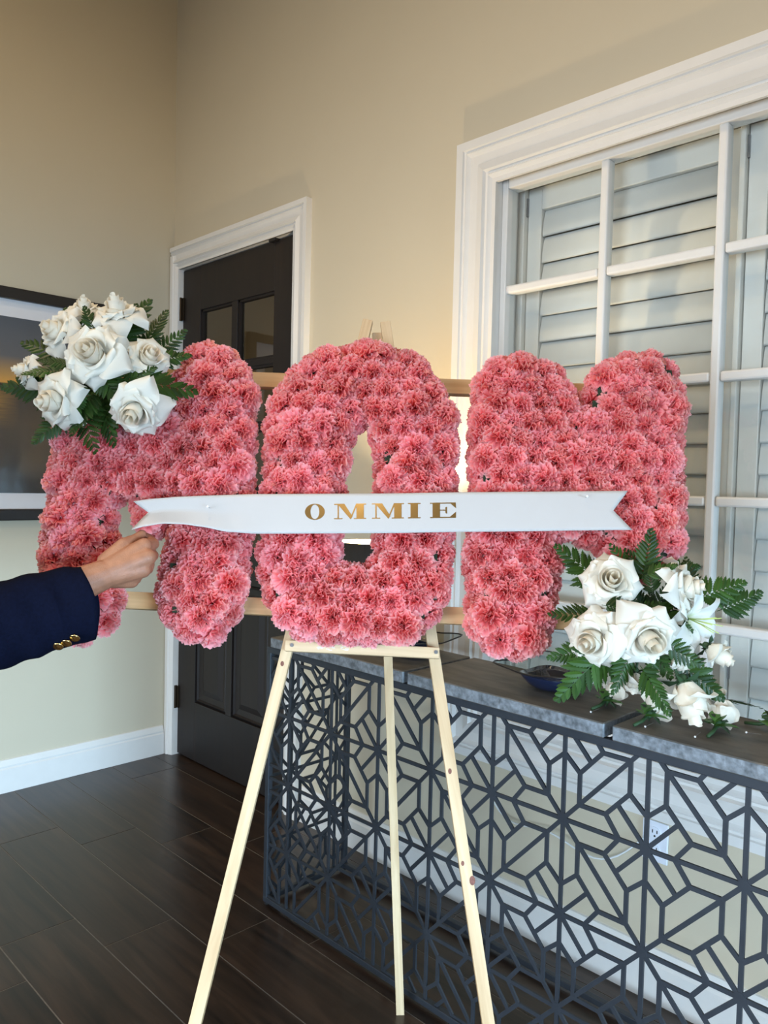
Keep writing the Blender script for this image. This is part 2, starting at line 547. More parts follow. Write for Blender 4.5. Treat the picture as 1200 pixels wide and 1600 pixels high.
# ------------------------------------------------------------------ door_1
door = structure(empty('door_1', (0, 0, 0)))
k = 0.108 / 0.150
PD = [(u * k, p) for u, p in CAS]
ox1, oz1 = DX1 + 0.108, DZ + 0.108
PL = [(0, 0), (0, .026), (.022, .026), (.028, .018), (.034, .020), (.048, .012), (.052, .010), (.052, 0)]
casing_piece('door_casing', (0.009, 0, 0), (0.009, 0, oz1 - 0.04), (1, 0, 0), door, PL, mitre=(False, False))
casing_piece('door_casing', (ox1, 0, oz1), (ox1, 0, 0), (-1, 0, 0), door, PD, mitre=(True, False))
casing_piece('door_casing', (0.009, 0, oz1), (ox1, 0, oz1), (0, 0, -1), door, PD, mitre=(False, True))
jm = MB()
jm.box(DX0 - .02, DX0, -0.005, 0.12, 0, DZ + .02); jm.box(DX1, DX1 + .02, -0.005, 0.12, 0, DZ + .02); jm.box(DX0, DX1, -0.005, 0.12, DZ, DZ + .02)
jm.box(DX0, DX0 + .012, 0.065, 0.085, 0, DZ); jm.box(DX1 - .012, DX1, 0.065, 0.085, 0, DZ)
jm.build('door_jamb', M['trim'], door)
lf = empty('door_leaf', (0, 0, 0), door)
yf, yb = 0.018, 0.060
x0, x1 = DX0 + .004, DX1 - .004
ca, cb, cc, cd = 0.225, 0.495, 0.540, 0.818
zs = [1.075, 1.360, 1.645, 1.930, 2.228]
box('stile', (x0, ca, yf, yb, .008, DZ - .004), M['door'], lf, .002)
box('stile', (cd, x1, yf, yb, .008, DZ - .004), M['door'], lf, .002)
box('rail', (ca, cd, yf, yb, zs[-1], DZ - .004), M['door'], lf, .002)
box('rail', (ca, cd, yf, yb, .93, zs[0]), M['door'], lf, .002)
box('rail', (ca, cd, yf, yb, .008, .30), M['door'], lf, .002)
box('mullion', (cb, cc, yf, yb, .30, zs[-1]), M['door'], lf, .002)
for a, b in ((ca, cb), (cc, cd)):
    for i in range(4):
        if i:
            box('muntin', (a, b, yf + .004, yb - .004, zs[i] - .014, zs[i] + .014), M['door'], lf, .003)
        # sticking around each light, then the pane
        za, zb = zs[i] + (.014 if i else 0), zs[i + 1] - (.014 if i < 3 else 0)
        mb = MB()
        for bx in ((a, a + .010, yf + .008, yb - .008, za, zb), (b - .010, b, yf + .008, yb - .008, za, zb),
                   (a, b, yf + .008, yb - .008, za, za + .010), (a, b, yf + .008, yb - .008, zb - .010, zb)):
            mb.box(*bx)
        mb.build('glazing_bead', M['door'], lf)
        box('glass_pane', (a + .008, b - .008, .037, .041, za + .008, zb - .008), M['door_glass'], lf)
    # raised lower panel
    rp = []
    for ins, y in ((0, yf + .014), (.012, yf + .004), (.018, yf + .013), (.045, yf + .016), (.075, yf + .005)):
        rp.append([(a + ins, y, .30 + ins), (b - ins, y, .30 + ins), (b - ins, y, .93 - ins), (a + ins, y, .93 - ins)])
    v = [p for r in rp for p in r]
    f = [(r * 4 + i, r * 4 + (i + 1) % 4, r * 4 + 4 + (i + 1) % 4, r * 4 + 4 + i) for r in range(4) for i in range(4)] + [(16, 17, 18, 19)]
    v += [(a, yb, .30), (b, yb, .30), (b, yb, .93), (a, yb, .93)]
    f += [(20, 23, 22, 21)]
    MB().add((v, f)).build('raised_panel', M['door'], lf)
for z in (0.298, 1.27, 2.25):
    h = MB().add(tube_geo([(DX0 - .002, .006, z - .058), (DX0 - .002, .006, z + .058)], .008, 10))
    h.box(DX0 - .018, DX0 + .020, .010, .0165, z - .055, z + .055)
    h.build('hinge', M['bronze'], door)
box('door_catch', (0.80, 0.845, -.004, .03, DZ - .012, DZ + .006), M['black'], door, .002)
tag(door, kind='structure')

# ------------------------------------------------------------------ window_1 and the shutters behind it
win = structure(empty('window_1', (0, 0, 0)))
ox0, oxr, oz0, oz1 = WX0 - .150, WX1 + .150, WZ0 - .150, WZ1 + .150 - .012
oz1 = 2.530
ox0 = 1.873
casing_piece('window_casing', (ox0, 0, oz0), (ox0, 0, oz1), (1, 0, 0), win, CAS)
casing_piece('window_casing', (oxr, 0, oz1), (oxr, 0, oz0), (-1, 0, 0), win, CAS)
casing_piece('window_casing', (ox0, 0, oz1), (oxr, 0, oz1), (0, 0, -1), win, CAS)
casing_piece('window_casing', (oxr, 0, oz0), (ox0, 0, oz0), (0, 0, 1), win, CAS)
jm = MB()
jm.box(WX0 - .015, WX0, -.006, .12, WZ0, WZ1 + .015); jm.box(WX1, WX1 + .015, -.006, .12, WZ0, WZ1 + .015)
jm.box(WX0, WX1, -.006, .12, WZ1, WZ1 + .015); jm.box(WX0 - .015, WX1 + .015, -.006, .12, WZ0 - .015, WZ0)
jm.build('window_jamb', M['trim'], win)
vx = [2.385, 2.728, 3.071, 3.414]
vz = [0.715, 1.042, 1.378, 1.708, 2.042]
gy0, gy1 = .035, .075
box('sash_stile', (WX0, WX0 + .022, gy0 - .004, gy1 + .01, WZ0, WZ1), M['trim'], win, .003)
box('sash_stile', (WX1 - .022, WX1, gy0 - .004, gy1 + .01, WZ0, WZ1), M['trim'], win, .003)
box('sash_rail', (WX0 + .0221, WX1 - .0221, gy0 - .004, gy1 + .01, WZ1 - .030, WZ1), M['trim'], win, .003)
box('sash_rail', (WX0 + .0221, WX1 - .0221, gy0 - .004, gy1 + .01, WZ0, WZ0 + .035), M['trim'], win, .003)
for x in vx:
    box('muntin', (x - .0128, x + .0128, gy0, gy1, WZ0 + .03, WZ1 - .028), M['trim'], win, .006)
ex = [WX0 + .018] + vx + [WX1 - .018]
ez = [WZ0 + .033] + vz[1:] + [WZ1 - .028]
for i in range(5):
    for z in vz[1:]:
        box('muntin', (ex[i] + (.014 if i else 0), ex[i + 1] - (.014 if i < 4 else 0), gy0 + .001, gy1 - .001, z - .0135, z + .0135), M['trim'], win, .006)
    for j in range(5):
        box('glass_pane', (ex[i], ex[i + 1], .054, .058, ez[j], ez[j + 1]), M['glass'], win)

for a, b in ((WX0 - .015, 2.043), (2.737, 2.753), (3.447, 3.47)):
    box('shutter_frame', (a, b, .122, .178, WZ0, WZ1 + .01), M['shutter'], win, .003)
box('shutter_frame', (WX0, WX1, .1215, .1775, WZ1 - .003, WZ1 + .03), M['shutter'], win, .003)


def shutter(x0, x1, label):
    sh = empty('window_shutter', ((x0 + x1) / 2, .16, WZ0))
    tag(sh, label, 'shutter', 'white plantation shutters behind the glazed window')
    L = lambda a, b, c, d, e, f: (a - (x0 + x1) / 2, b - (x0 + x1) / 2, c - .16, d - .16, e - WZ0, f - WZ0)
    z0, z1 = WZ0 + .012, WZ1 - .005
    st = .052
    box('stile', L(x0, x0 + st, .142, .172, z0, z1), M['shutter'], sh, .003)
    box('stile', L(x1 - st, x1, .142, .172, z0, z1), M['shutter'], sh, .003)
    box('rail', L(x0 + st, x1 - st, .142, .172, z1 - .075, z1), M['shutter'], sh, .003)
    box('rail', L(x0 + st, x1 - st, .142, .172, z0, z0 + .09), M['shutter'], sh, .003)
    pitch = .083
    n = int((z1 - .075 - z0 - .09) / pitch)
    pitch = (z1 - .075 - z0 - .09) / n
    w = x1 - x0 - 2 * st - .004
    prof = []
    for kk in range(12):
        th = 2 * PI * kk / 12
        prof.append((.0062 * math.sin(th), .0455 * math.cos(th)))
    v = [(s * w / 2, a, b) for s in (-1, 1) for a, b in prof]
    f = [(i, (i + 1) % 12, 12 + (i + 1) % 12, 12 + i) for i in range(12)] + [tuple(range(12)), tuple(range(12, 24))[::-1]]
    me = mesh_of('slat', v, f, True)
    for i in range(n):
        o = link('slat', me, M['shutter'], sh)
        o.location = (0, -.002, z0 + .09 + pitch * (i + .5) - WZ0)
        o.rotation_euler = (-.17 - (.10 if i > n - 6 else 0) * 0, 0, 0)
    for z in (z0 + .25, z1 - .06):
        box('hinge', L(x0 - .012, x0 + .003, .134, .142, z - .03, z + .03), M['steel'], sh)
    return sh


shutter(2.045, 2.735, 'white louvred shutter behind the glass beside the door, with wide closed slats')
shutter(2.755, 3.445, 'white louvred shutter behind the glass, cut by the right edge of the photo')

# ------------------------------------------------------------------ framed picture on the left wall
pic = empty('framed_picture', (0.0, -1.10, 1.205))
tag(pic, 'black framed sunset harbour photograph with white mat on the left wall', 'picture')
PW, PH = 1.48, 1.008
y1, y0 = -.367 + 1.10, -.367 - PW + 1.10
fw = .050
for bx in ((.002, .034, y0, y0 + fw, 0, PH), (.002, .034, y1 - fw, y1, 0, PH), (.002, .034, y0 + fw, y1 - fw, 0, fw), (.002, .034, y0 + fw, y1 - fw, PH - fw, PH)):
    box('frame_rail', bx, M['black'], pic, .005)
box('mat_board', (.006, .014, y0 + fw - .004, y1 - fw + .004, fw - .004, PH - fw + .004), M['mat_board'], pic)
mw = fw + .070
box('photo_print', (.012, .0152, y0 + mw, y1 - mw, mw, PH - mw - .005), M['print'], pic)

# ------------------------------------------------------------------ console table with cut-metal lattice panels
CX0, CX1, CYF, CYB = 1.518, 3.94, -.503, -.140
con = empty('console_table', (CX0, CYF, 0))
tag(con, 'dark grey metal console table with cut lattice panels and slate top slabs', 'table')
LC = lambda a, b, c, d, e, f: (a - CX0, b - CX0, c - CYF, d - CYF, e, f)
pw = .018
ZT = .862
for x in (CX0, CX1 - pw):
    for y in (CYF, CYB - pw):
        box('post', LC(x, x + pw, y, y + pw, .008, ZT - .018), M['iron'], con, .0015)
        MB().add(tube_geo([(x + pw / 2 - CX0, y + pw / 2 - CYF, 0), (x + pw / 2 - CX0, y + pw / 2 - CYF, .009)], .008, 10)).build('foot', M['black'], con)
for z0, z1 in ((ZT - .020, ZT), (.010, .028)):
    for y in (CYF, CYB - pw):
        box('rail', LC(CX0, CX1, y - .001, y + pw, z0, z1), M['iron'], con, .002)
    for x in (CX0, CX1 - pw):
        box('rail', LC(x, x + pw, CYF + pw, CYB - pw, z0, z1), M['iron'], con, .002)
for x in (2.15, 2.76, 3.36):
    box('cross_bar', LC(x - .012, x + .030, CYF + .01, CYB - .01, ZT - .012, ZT), M['iron'], con)


def star_pattern(u0, u1, v0, v1):
    """line segments of the star lattice in cell units; star (i, j) is the small kind when i + j is even"""
    segs = []
    P8 = [(.20, .475), (.475, .20), (.475, -.20), (.20, -.475), (-.20, -.475), (-.475, -.20), (-.475, .20), (-.20, .475)]
    for i in range(math.floor(u0) - 1, math.ceil(u1) + 2):
        for j in range(math.floor(v0) - 1, math.ceil(v1) + 2):
            if (i + j) % 2 == 0:
                a = .31
                ax = [(0, a), (a, 0), (0, -a), (-a, 0)]
                pairs = [((-.20, .475), (.20, .475)), ((.475, .20), (.475, -.20)), ((.20, -.475), (-.20, -.475)), ((-.475, -.20), (-.475, .20))]
                for q, (p1, p2) in zip(ax, pairs):
                    segs += [((i + q[0], j + q[1]), (i + p1[0], j + p1[1])), ((i + q[0], j + q[1]), (i + p2[0], j + p2[1]))]
                for k in range(0, 8, 2):
                    p1, p2 = P8[k], P8[k + 1]
                    segs.append(((i + p1[0], j + p1[1]), (i + p2[0], j + p2[1])))
                    mm = ((p1[0] + p2[0]) / 2, (p1[1] + p2[1]) / 2)
                    segs.append(((i, j), (i + mm[0], j + mm[1])))
                for (x, y) in P8:        # links out to the long-armed stars
                    e = (x, math.copysign(.79, y)) if abs(y) > .4 else (math.copysign(.79, x), y)
                    segs.append(((i + x, j + y), (i + e[0], j + e[1])))
                for dx, dy in ((1, 0), (-1, 0), (0, 1), (0, -1)):
                    segs.append(((i, j), (i + dx, j + dy)))
            else:
                # diagonals from one long-armed star to the next
                for dx, dy in ((1, 1), (1, -1), (-1, 1), (-1, -1)):
                    segs.append(((i, j), (i + dx * .21, j + dy * .21)))
                    if (dx, dy) == (1, 1):
                        segs.append(((i + .21, j + .21), (i + .79, j + .79)))
                    if (dx, dy) == (1, -1):
                        segs.append(((i + .21, j - .21), (i + .79, j - .79)))
    return segs


def clip(p, q, u0, u1, v0, v1):
    t0, t1 = 0.0, 1.0
    d = (q[0] - p[0], q[1] - p[1])
    for pp, dd, lo, hi in ((p[0], d[0], u0, u1), (p[1], d[1], v0, v1)):
        if abs(dd) < 1e-9:
            if pp < lo or pp > hi:
                return None
        else:
            a, b = (lo - pp) / dd, (hi - pp) / dd
            t0, t1 = max(t0, min(a, b)), min(t1, max(a, b))
    if t1 - t0 < .02:
        return None
    return (p[0] + d[0] * t0, p[1] + d[1] * t0), (p[0] + d[0] * t1, p[1] + d[1] * t1)


def lattice(length, height, su, sv, uo, vo, mapf, name, bw=.0098, th=.005):
    """cut sheet: uo, vo place star (0, 0) in metres; mapf turns (along, up, out) into local coordinates"""
    mb = MB()
    jr = random.Random(8)
    u0, u1, v0, v1 = -uo / su, (length - uo) / su, -vo / sv, (height - vo) / sv
    seen = set()
    for p, q in star_pattern(u0, u1, v0, v1):
        key = tuple(sorted(((round(p[0], 3), round(p[1], 3)), (round(q[0], 3), round(q[1], 3)))))
        if key in seen:
            continue
        seen.add(key)
        c = clip(p, q, u0, u1, v0, v1)
        if not c:
            continue
        a = Vector((c[0][0] * su + uo, c[0][1] * sv + vo)); b = Vector((c[1][0] * su + uo, c[1][1] * sv + vo))
        d = (b - a).normalized(); n = Vector((-d.y, d.x)) * bw / 2
        a2, b2 = a - d * bw * .35, b + d * bw * .35
        cs = [a2 - n, b2 - n, b2 + n, a2 + n]
        jt = jr.uniform(0, .0007)          # keeps crossing bars from sharing one plane
        v = [mapf(c_.x, c_.y, jt) for c_ in cs] + [mapf(c_.x, c_.y, th + jt) for c_ in cs]
        mb.add((v, [(0, 3, 2, 1), (4, 5, 6, 7), (0, 1, 5, 4), (1, 2, 6, 5), (2, 3, 7, 6), (3, 0, 4, 7)]))
    for i in range(math.floor(u0), math.ceil(u1) + 1):
        for j in range(math.floor(v0), math.ceil(v1) + 1):
            c = (i * su + uo, j * sv + vo)
            if .01 < c[0] < length - .01 and .01 < c[1] < height - .01:
                poly = [(c[0] + .0125 * math.cos(2 * PI * (k_ + .5) / 8), c[1] + .0125 * math.sin(2 * PI * (k_ + .5) / 8)) for k_ in range(8)]
                v = [mapf(x, y, -.0004) for x, y in poly] + [mapf(x, y, th + .0012) for x, y in poly]
                mb.add((v, [tuple(range(8))[::-1], tuple(range(8, 16))] + [(k_, (k_ + 1) % 8, 8 + (k_ + 1) % 8, 8 + k_) for k_ in range(8)]))
    return mb.build(name, M['iron'], con)


SU, SV = .2018, .2212
lattice(CX1 - CX0 - 2 * pw, ZT - .048, SU, SV, 1.6337 - CX0 - pw, .2066 - .028, lambda a, b, c: (a + pw, .004 + c, b + .028), 'front_lattice_panel')
lattice(CYB - CYF - 2 * pw, ZT - .048, SU, SV, .085, .2066 - .028, lambda a, b, c: (.004 + c, a + pw, b + .028), 'side_lattice_panel')


def slab(xa, xb, seed):
    r = random.Random(seed)
    z0, z1, ya, yb = .8635, .897, -.512, -.222
    me = mesh_of('slate_slab', *box_geo(xa - CX0, xb - CX0, ya - CYF, yb - CYF, z0, z1))
    bevel_mesh(me, .0025, 1)
    me.materials.append(M['stone']); me.materials.append(M['stone_edge'])
    for p in me.polygons:
        p.material_index = 1 if abs(p.normal.z) < .5 else 0
    return link('slate_slab', me, None, con)


for i, (xa, xb) in enumerate(((1.545, 2.143), (2.158, 2.746), (2.766, 3.352), (3.368, 3.95))):
    slab(xa, xb, i)

# ------------------------------------------------------------------ wall outlet and loose cable behind the console
out_ = empty('wall_outlet', (2.632, -.0005, .440))
tag(out_, 'white duplex wall outlet seen through the lattice under the window', 'outlet')
box('cover_plate', (-.037, .037, -.006, 0, -.056, .056), M['plate'], out_, .003)
for z in (-.024, .024):
    sk = MB().add(tube_geo([(0, -.0055, z), (0, -.0085, z)], .017, 20)).build('socket', M['plate'], out_)
    sl = MB()
    for x in (-.0065, .0065):
        sl.box(x - .0014, x + .0014, -.0092, -.0086, z, z + .009)
    sl.add(tube_geo([(0, -.0086, z - .008), (0, -.0092, z - .008)], .0028, 10))
    sl.build('slot', M['slot'], sk)
pts = []
for i in range(25):
    t = i / 24
    pts.append((2.60 - .55 * t, -.010 - .03 * math.sin(PI * t), .40 + .10 * (2 * t - 1) ** 2 - .06 - .03 * math.sin(t * 9)))
tag(MB().add(tube_geo(pts, .0028, 6)).build('power_cable', M['cable'], smooth=True), 'thin white cable drooping on the wall behind the lattice', 'cable')

# ------------------------------------------------------------------ table lamp hidden behind the middle letter
SLAB = .8972
lamp = empty('table_lamp', (1.83, -.345, SLAB))
tag(lamp, 'table lamp with charcoal uplight shade on the slate top behind the letter O', 'lamp')
MB().add(lathe_geo([(0, 0), (.055, 0), (.056, .008), (.02, .014), (.012, .03), (.009, .06), (.009, .165), (0, .165)], 24)).build('lamp_base', M['chrome'], lamp, smooth=True)
sh_out = MB().add(lathe_geo([(0, .118), (.119, .118), (.119, .122), (.108, .325), (.1068, .325)], 40)).build('lamp_shade', M['shade'], lamp, smooth=False)
MB().add(lathe_geo([(0, .1195), (.1165, .1200), (.1065, .3249)], 40)).build('shade_lining', M['shade_in'], sh_out, smooth=True)
MB().add(lathe_geo([(.0, .120), (.012, .121), (.012, .135), (.012, .160), (.022, .182), (.024, .202), (.017, .222), (.0, .230)], 20)).build('light_bulb', M['bulb'], lamp, smooth=True)
pl = bpy.data.lights.new('lamp_light', 'POINT')
pl.energy = 52
pl.color = (1.0, 0.76, 0.46)
pl.shadow_soft_size = .02
plo = bpy.data.objects.new('lamp_light', pl)
COL.objects.link(plo)
plo.location = (1.83, -.345, SLAB + .238)


# ------------------------------------------------------------------ glass dishes on the console
def glass_dish(cx, cy, s, label):
    d = empty('glass_dish', (cx, cy, SLAB))
    tag(d, label, 'dish', 'square glass dishes on the console')

    def ring(t, z, n=48):
        # round in the middle, rounded square at the rim
        pts = []
        for k_ in range(n):
            th = 2 * PI * k_ / n
            c, sn = math.cos(th), math.sin(th)
            p = 2 + 5 * t
            rr = (abs(c) ** p + abs(sn) ** p) ** (-1 / p)
            R = .035 + (s - .035) * t
            pts.append((R * rr * c, R * rr * sn, z + .014 * t * t * math.cos(4 * th) * -0.35))
        return pts

    def sheet(ts, n=48):
        v, f = [], []
        for t, z in ts:
            v += ring(t, z)
        for i in range(len(ts) - 1):
            for k_ in range(n):
                f.append((i * n + k_, i * n + (k_ + 1) % n, (i + 1) * n + (k_ + 1) % n, (i + 1) * n + k_))
        return v, f
    prof = [(-.3, .0005), (0, .001), (.12, .004), (.26, .014), (.36, .026), (.44, .038)]
    inner = [(.44, .0405), (.34, .029), (.22, .018), (.08, .009), (-.3, .007)]
    MB().add(sheet(prof + inner)).build('bowl', M['blue_glass'], d, smooth=True)
    MB().add(sheet([(.43, .038), (.55, .044), (.75, .051), (1.0, .060)])).build('rim', M['clear_glass'], d, smooth=True)
    rp = ring(1.0, .060)
    MB().add(tube_geo(rp + [rp[0]], .0022, 6, cap=False)).build('rim_edge', M['black'], d, smooth=True)
    return d


glass_dish(2.515, -.352, .120, 'dark blue glass dish with clear square rim under the right letter M')
glass_dish(2.02, -.352, .118, 'dark blue glass dish with clear square rim behind the easel under the letter O')

# ================================================================== the flower tribute
LEAN = 0.30
LC_ = 1 / math.sqrt(1 + LEAN * LEAN)
BU = (FH * LEAN + Vector((0, 0, 1))) * LC_          # up along the leaning board
BN = (FH * -1 + Vector((0, 0, LEAN))) * LC_         # out of the board, towards the viewer
BR = RH
B0 = CAM_LOC + FH * 1.53
B0.z = 1.08


def board(px, py, w=0.0):
    """point on the leaning board plane (w metres in front of the letters' backs)"""
    d = ray(px, py)
    p = B0 + BN * w
    return CAM_LOC + d * ((p - CAM_LOC).dot(BN) / d.dot(BN))


def b2(px, py, w=0.05):
    p = board(px, py, w) - B0
    return p.dot(BR), p.dot(BU)


def bpoint(a, b, w):
    return B0 + BR * a + BU * b + BN * w


# ------------------------------------------------------------------ carnations
def carnation_mesh(seed):
    r = random.Random(seed)
    verts, faces, tone = [], [], []
    N = 38
    for i in range(N):
        f = i / (N - 1)
        phi = i * 2.39996 + r.uniform(-.35, .35)
        th = math.radians(6 + 92 * f ** .85 + r.uniform(-9, 9))
        L = .0295 + .0055 * f + r.uniform(-.004, .003)
        hw = .0110 + .0085 * f + r.uniform(-.001, .002)
        A = .0062 - .0018 * f
        kf = r.uniform(1.5, 3.4)
        ph = r.uniform(0, 6.3)
        tw = r.uniform(-.5, .5) * (1 - .5 * f)
        nu, nv = 10, 4
        n0 = len(verts)
        tb = r.uniform(-.12, .12)
        for b in range(nv + 1):
            v = b / nv
            for a in range(nu + 1):
                u = a / nu * 2 - 1
                w = hw * (.16 + .84 * v ** .8)
                rr = L * v * (1 - .10 * u * u * v)
                if b == nv:
                    rr += (.0013 if a % 2 else -.0010) + r.uniform(-.0006, .0006)
                t2 = th + (v - .35) * .55 * (f - .25)
                x, z, y = rr * math.sin(t2), rr * math.cos(t2), u * w
                dn = A * v ** 1.6 * math.sin(kf * u * PI + ph) + r.uniform(-.0005, .0005) * v
                x += dn * math.cos(t2); z -= dn * math.sin(t2)
                # twist about the petal's own length
                y2 = y * math.cos(tw * v); dn2 = y * math.sin(tw * v)
                x += dn2 * math.cos(t2); z -= dn2 * math.sin(t2)
                x += .0022 * min(1, f * 6)
                c, s = math.cos(phi), math.sin(phi)
                verts.append((x * c - y2 * s, x * s + y2 * c, z + .003))
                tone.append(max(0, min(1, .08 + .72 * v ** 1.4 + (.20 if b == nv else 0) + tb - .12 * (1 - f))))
        for b in range(nv):
            for a in range(nu):
                q = n0 + b * (nu + 1) + a
                faces.append((q, q + 1, q + nu + 2, q + nu + 1))
    return mesh_of('carnation', verts, faces, True, tone)


CARN = [carnation_mesh(40 + i) for i in range(9)]


def seg_dist(p, a, b):
    ax, ay = b[0] - a[0], b[1] - a[1]
    t = max(0, min(1, ((p[0] - a[0]) * ax + (p[1] - a[1]) * ay) / (ax * ax + ay * ay + 1e-12)))
    return math.hypot(p[0] - a[0] - ax * t, p[1] - a[1] - ay * t)


def inside(p, poly):
    c = False
    for (x1, y1), (x2, y2) in zip(poly, poly[1:] + poly[:1]):
        if (y1 > p[1]) != (y2 > p[1]) and p[0] < (x2 - x1) * (p[1] - y1) / (y2 - y1) + x1:
            c = not c
    return c


def sd(p, loops):
    """distance inside the letter outline (negative outside)"""
    d = min(seg_dist(p, a, b) for L in loops for a, b in zip(L, L[1:] + L[:1]))
    ins = inside(p, loops[0]) and not any(inside(p, h) for h in loops[1:])
    return d if ins else -d


FOAM_T = .052


def letter(label, px_loops, seed, skip=None):
    loops = [[b2(x, y) for x, y in L] for L in px_loops]
    xs = [p[0] for p in loops[0]]; ys = [p[1] for p in loops[0]]
    cx, cy = (min(xs) + max(xs)) / 2, min(ys)
    root = empty('letter', mat4(bpoint(cx, cy, 0), Matrix((BR, BU, BN)).transposed()))
    tag(root, label, 'flower letter', 'letters of pink carnations')
    r = random.Random(seed)
    # foam backing, cut to the letter
    st = .012
    cells = set()
    nx, ny = int((max(xs) - min(xs)) / st) + 2, int((max(ys) - min(ys)) / st) + 2
    S = {}
    for i in range(nx):
        for j in range(ny):
            p = (min(xs) + (i + .5) * st, min(ys) + (j + .5) * st)
            S[i, j] = sd(p, loops)
            if S[i, j] > .0245:
                cells.add((i, j))
    v, f, vid = [], [], {}

    def V(i, j, k):
        if (i, j, k) not in vid:
            vid[i, j, k] = len(v)
            v.append((min(xs) + i * st - cx, min(ys) + j * st - cy, FOAM_T * k))
        return vid[i, j, k]
    for (i, j) in cells:
        f.append((V(i, j, 1), V(i + 1, j, 1), V(i + 1, j + 1, 1), V(i, j + 1, 1)))
        f.append((V(i, j, 0), V(i, j + 1, 0), V(i + 1, j + 1, 0), V(i + 1, j, 0)))
        for di, dj, e in ((-1, 0, ((0, 1), (0, 0))), (1, 0, ((1, 0), (1, 1))), (0, -1, ((0, 0), (1, 0))), (0, 1, ((1, 1), (0, 1)))):
            if (i + di, j + dj) not in cells:
                (a, b), (c, d) = e
                f.append((V(i + a, j + b, 0), V(i + c, j + d, 0), V(i + c, j + d, 1), V(i + a, j + b, 1)))
    MB().add((v, f)).build('foam_backing', M['foam'], root)

    def grad(p):
        h = .004
        g = Vector((sd((p[0] + h, p[1]), loops) - sd((p[0] - h, p[1]), loops), sd((p[0], p[1] + h), loops) - sd((p[0], p[1] - h), loops)))
        return g.normalized() if g.length > 1e-6 else Vector((0, 1))
    pts = []
    sp = .0455
    j = 0
    y = min(ys)
    while y < max(ys):
        x = min(xs) + (sp / 2 if j % 2 else 0)
        while x < max(xs):
            p = (x + r.uniform(-.007, .007), y + r.uniform(-.007, .007))
            d = sd(p, loops)
            if d > .021:
                pts.append((p, d))
            x += sp
        y += sp * .87
        j += 1
    for (i, j), d in sorted(S.items()):
        if d > .024 and i % 2 == 0 and j % 2 == 0:
            p = (min(xs) + (i + .5) * st, min(ys) + (j + .5) * st)
            if all(math.hypot(p[0] - q[0][0], p[1] - q[0][1]) > .0335 for q in pts):
                pts.append((p, d))
    n = 0
    for p, d in pts:
        if skip and skip(p[0], p[1]):
            continue
        g = grad(p) * -1
        k = max(0, (.052 - d) / .052) * .9
        ax = Vector((g.x * k + r.uniform(-.26, .26), g.y * k + r.uniform(-.26, .26), 1))
        w = FOAM_T - .004 + r.uniform(-.004, .006) - .012 * k
        s = r.uniform(.86, 1.16)
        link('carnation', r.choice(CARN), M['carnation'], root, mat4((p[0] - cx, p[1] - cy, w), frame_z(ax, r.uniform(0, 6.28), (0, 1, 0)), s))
        n += 1
    # flanks
    placed = []
    for L in loops:
        for a, b in zip(L, L[1:] + L[:1]):
            ln = math.hypot(b[0] - a[0], b[1] - a[1])
            m = max(1, int(ln / .012))
            for q in range(m):
                t = (q + .5) / m
                p = (a[0] + (b[0] - a[0]) * t, a[1] + (b[1] - a[1]) * t)
                g = grad(p)
                if (g.length < .5): continue
                pi_ = (p[0] + g.x * .023, p[1] + g.y * .023)
                if sd(pi_, loops) < .012: continue
                if any(math.hypot(pi_[0] - o_[0], pi_[1] - o_[1]) < .036 for o_ in placed): continue
                if skip and skip(pi_[0], pi_[1]): continue
                placed.append(pi_)
                ax = Vector((-g.x + r.uniform(-.2, .2), -g.y + r.uniform(-.2, .2), .45 + r.uniform(-.2, .2)))
                link('carnation', r.choice(CARN), M['carnation'], root,
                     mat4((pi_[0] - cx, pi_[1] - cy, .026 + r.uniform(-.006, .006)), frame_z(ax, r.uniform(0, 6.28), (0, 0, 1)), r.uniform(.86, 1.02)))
                n += 1
    return root, n


M1 = [(84, 600), (172, 588), (222, 662), (298, 545), (318, 533), (376, 553), (396, 605), (391, 770), (383, 900), (373, 950), (336, 995), (288, 996), (254, 962),
      (242, 925), (257, 856), (280, 775), (240, 842), (216, 842), (206, 800), (191, 768), (176, 800), (176, 835), (184, 920), (170, 985), (120, 1003), (72, 965), (56, 890), (70, 785), (82, 672)]
OO = [(576, 538), (495, 544), (446, 583), (424, 627), (412, 676), (414, 707), (409, 760), (406, 837), (396, 872), (407, 920), (434, 968), (452, 989), (485, 999), (562, 1003),
      (624, 1000), (676, 978), (698, 942), (702, 882), (706, 837), (713, 725), (709, 648), (686, 597), (664, 562), (632, 542)]
OH = [(566, 662), (553, 668), (543, 704), (536, 750), (532, 840), (528, 880), (572, 884), (588, 850), (587, 800), (587, 735), (584, 690)]
M2 = [(815, 545), (761, 562), (743, 604), (738, 665), (739, 756), (735, 834), (729, 885), (737, 932), (728, 969), (746, 1000), (778, 1025), (826, 1028), (862, 1001), (867, 942),
      (876, 905), (874, 836), (882, 838), (906, 850), (932, 845), (942, 890), (985, 915), (1040, 895), (1071, 858), (1072, 750), (1068, 672), (1073, 604), (1060, 567), (1014, 542),
      (957, 555), (925, 584), (914, 616), (903, 640), (899, 611), (887, 583), (863, 555)]
letter('letter M of pink carnations at the left, under the spray of eight white roses', [M1], 1)
letter('letter O of pink carnations in the middle, on the easel ledge', [OO, OH], 2)
letter('letter M of pink carnations at the right, above the bowl and the hanging white roses', [M2], 3)

